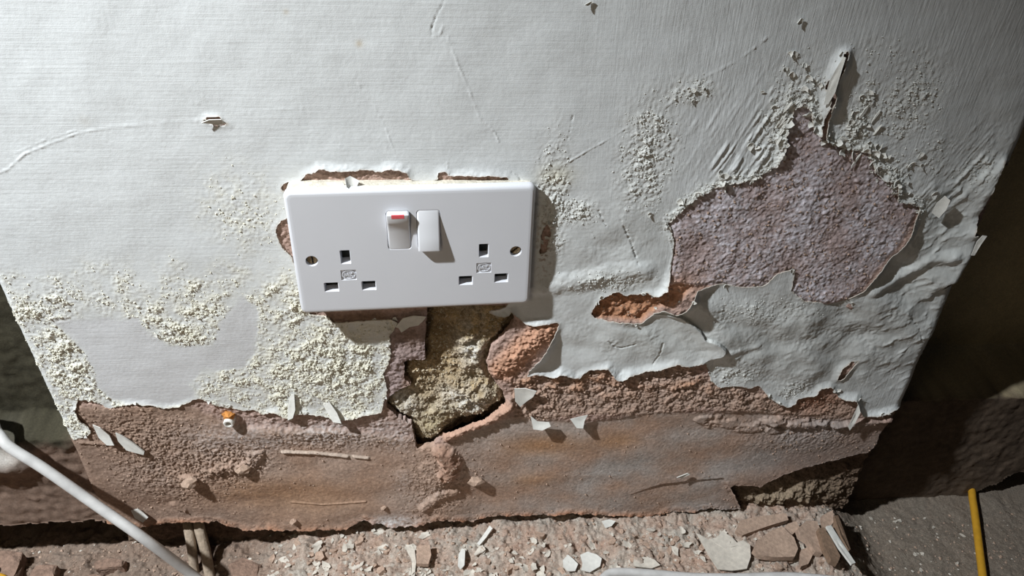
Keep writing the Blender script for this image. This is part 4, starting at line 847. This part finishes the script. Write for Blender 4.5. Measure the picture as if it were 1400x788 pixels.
# ------------------------------------------------------------------ wall plug
pg = bpy.data.objects.new('wall_plug', None); COL.objects.link(pg); p = wl(315, 572); pg.scale = (1.45, 1.45, 1.45); pg.location = (p[0], -0.001*surf(p[0], p[2]), p[2])
tag(pg, 'white plastic wall plug with orange filler sticking out of the brown plaster', 'wall plug')
bm = bmesh.new(); R = []
for (rr, y) in ((2.6, 3.0), (2.6, -4.6), (2.2, -5.2), (1.5, -5.2), (1.5, -1.5)):
    R.append([bm.verts.new((rr*mm*math.cos(a*math.pi/8), y*mm, rr*mm*math.sin(a*math.pi/8))) for a in range(16)])
for a, b in zip(R, R[1:]):
    for k in range(16): bm.faces.new((a[k], a[(k+1) % 16], b[(k+1) % 16], b[k]))
bm.faces.new(R[-1]); o = bm_obj('sleeve', bm, MAT_PLUG, pg)
me = lump_mesh('filler', 0.0030, 0.0026, 0.0022, 5); me.materials.append(MAT_RUST); o = bpy.data.objects.new('filler', me); COL.objects.link(o); o.parent = pg; o.location = (-0.0002, -0.0016, 0.0028); o['label'] = 'orange crumbly filler'

# ------------------------------------------------------------------ cables and stubs
def tube(name, P, rad, mat, label, cat, res=14, samples=150, taper=None):
    P = np.array(P, float); n = len(P); out = []
    for k in range(n-1):
        p0 = P[max(k-1, 0)]; p1 = P[k]; p2 = P[k+1]; p3 = P[min(k+2, n-1)]
        for t in np.linspace(0, 1, max(2, samples//(n-1)), endpoint=(k == n-2)):
            out.append(0.5*((2*p1)+(-p0+p2)*t+(2*p0-5*p1+4*p2-p3)*t*t+(-p0+3*p1-3*p2+p3)*t**3))
    C = np.array(out); T = np.gradient(C, axis=0); T /= np.linalg.norm(T, axis=1)[:, None]
    bm = bmesh.new(); nrm = np.array([0, 0, 1.0]); rings = []
    for k in range(len(C)):
        nrm = nrm-T[k]*(nrm@T[k]); nrm /= np.linalg.norm(nrm); b = np.cross(T[k], nrm); f = 1.0 if taper is None else taper(k/(len(C)-1))
        rings.append([bm.verts.new(tuple(C[k]+rad*f*(nrm*math.cos(2*math.pi*a/res)+b*math.sin(2*math.pi*a/res)))) for a in range(res)])
    for a, b in zip(rings, rings[1:]):
        for k in range(res): bm.faces.new((a[k], a[(k+1) % res], b[(k+1) % res], b[k]))
    bm.faces.new(rings[0][::-1]); bm.faces.new(rings[-1])
    return tag(bm_obj(name, bm, mat, None, True), label, cat)
def at(u, v, Y): return wl(u, v, Y)
tube('white_cable', [np.array((-0.95, 0.018, -0.128)), np.array((-0.60, 0.016, -0.132)), np.array((-0.42, 0.014, -0.138)), at(-40, 560, 0.010), at(-4, 592, -0.004), at(14, 612, -0.011), at(60, 641, -0.018), at(130, 690, -0.029), at(200, 739, -0.041), fl(275, 796, -0.2845), fl(320, 836, -0.2845), np.array((-0.02, -0.13, -0.284)), np.array((0.22, -0.20, -0.284)), np.array((0.55, -0.24, -0.284))], 0.0038, MAT_CABLE, 'white cable slanting down across the brown plaster to the floor', 'cable')
q = [fl(u, v, -0.2845) for u, v in [(820, 798), (824, 792), (836, 784), (862, 783.5), (900, 786), (950, 790), (1010, 790.5), (1080, 789), (1160, 796)]]
tube('white_cable', q, 0.0036, MAT_CABLE, 'white cable lying in a loop on the rubble in front of the large paint flakes', 'cable')
tube('yellow_cable', [np.array((0.515, 0.088, -0.319)), fl(1324, 662, -0.3195), fl(1330, 685, -0.3195), fl(1335, 720, -0.3195), fl(1340, 760, -0.3195), fl(1345, 800, -0.3195), fl(1352, 860, -0.3195), np.array((0.42, -0.22, -0.318)), np.array((0.40, -0.45, -0.318))], 0.0034, MAT_YELLOW, 'yellow cable coming out from under the dark set-back wall', 'cable')
tube('yellow_cable', [np.array((-0.95, -0.02, -0.288)), np.array((-0.55, -0.015, -0.288)), fl(-60, 770, -0.283), fl(-30, 781, -0.283), fl(-10, 788, -0.283), fl(6, 794, -0.284), fl(10, 812, -0.286), np.array((-0.34, -0.09, -0.287)), np.array((-0.36, -0.20, -0.287)), np.array((-0.33, -0.40, -0.287))], 0.0034, MAT_YELLOW, 'yellow cable end beside the grey brown brick fragment', 'cable')
for k, (a, b, c) in enumerate((((258, 726), (262, 748), (268, 800)), ((273, 724), (280, 750), (288, 792)))):
    z0 = -0.305
    tube('wooden_stub', [at(a[0]-2, a[1]-14, 0.012), at(*a, 0.004), at(*b, -0.004), at(c[0], c[1], -0.018)], 0.0039+0.0004*k, MAT_STICK, ('dusty wooden stub under the plaster edge, next to the white cable', 'dusty wooden stub under the plaster edge, next to the rough brick lump')[k], 'wooden stub', 10, 24)
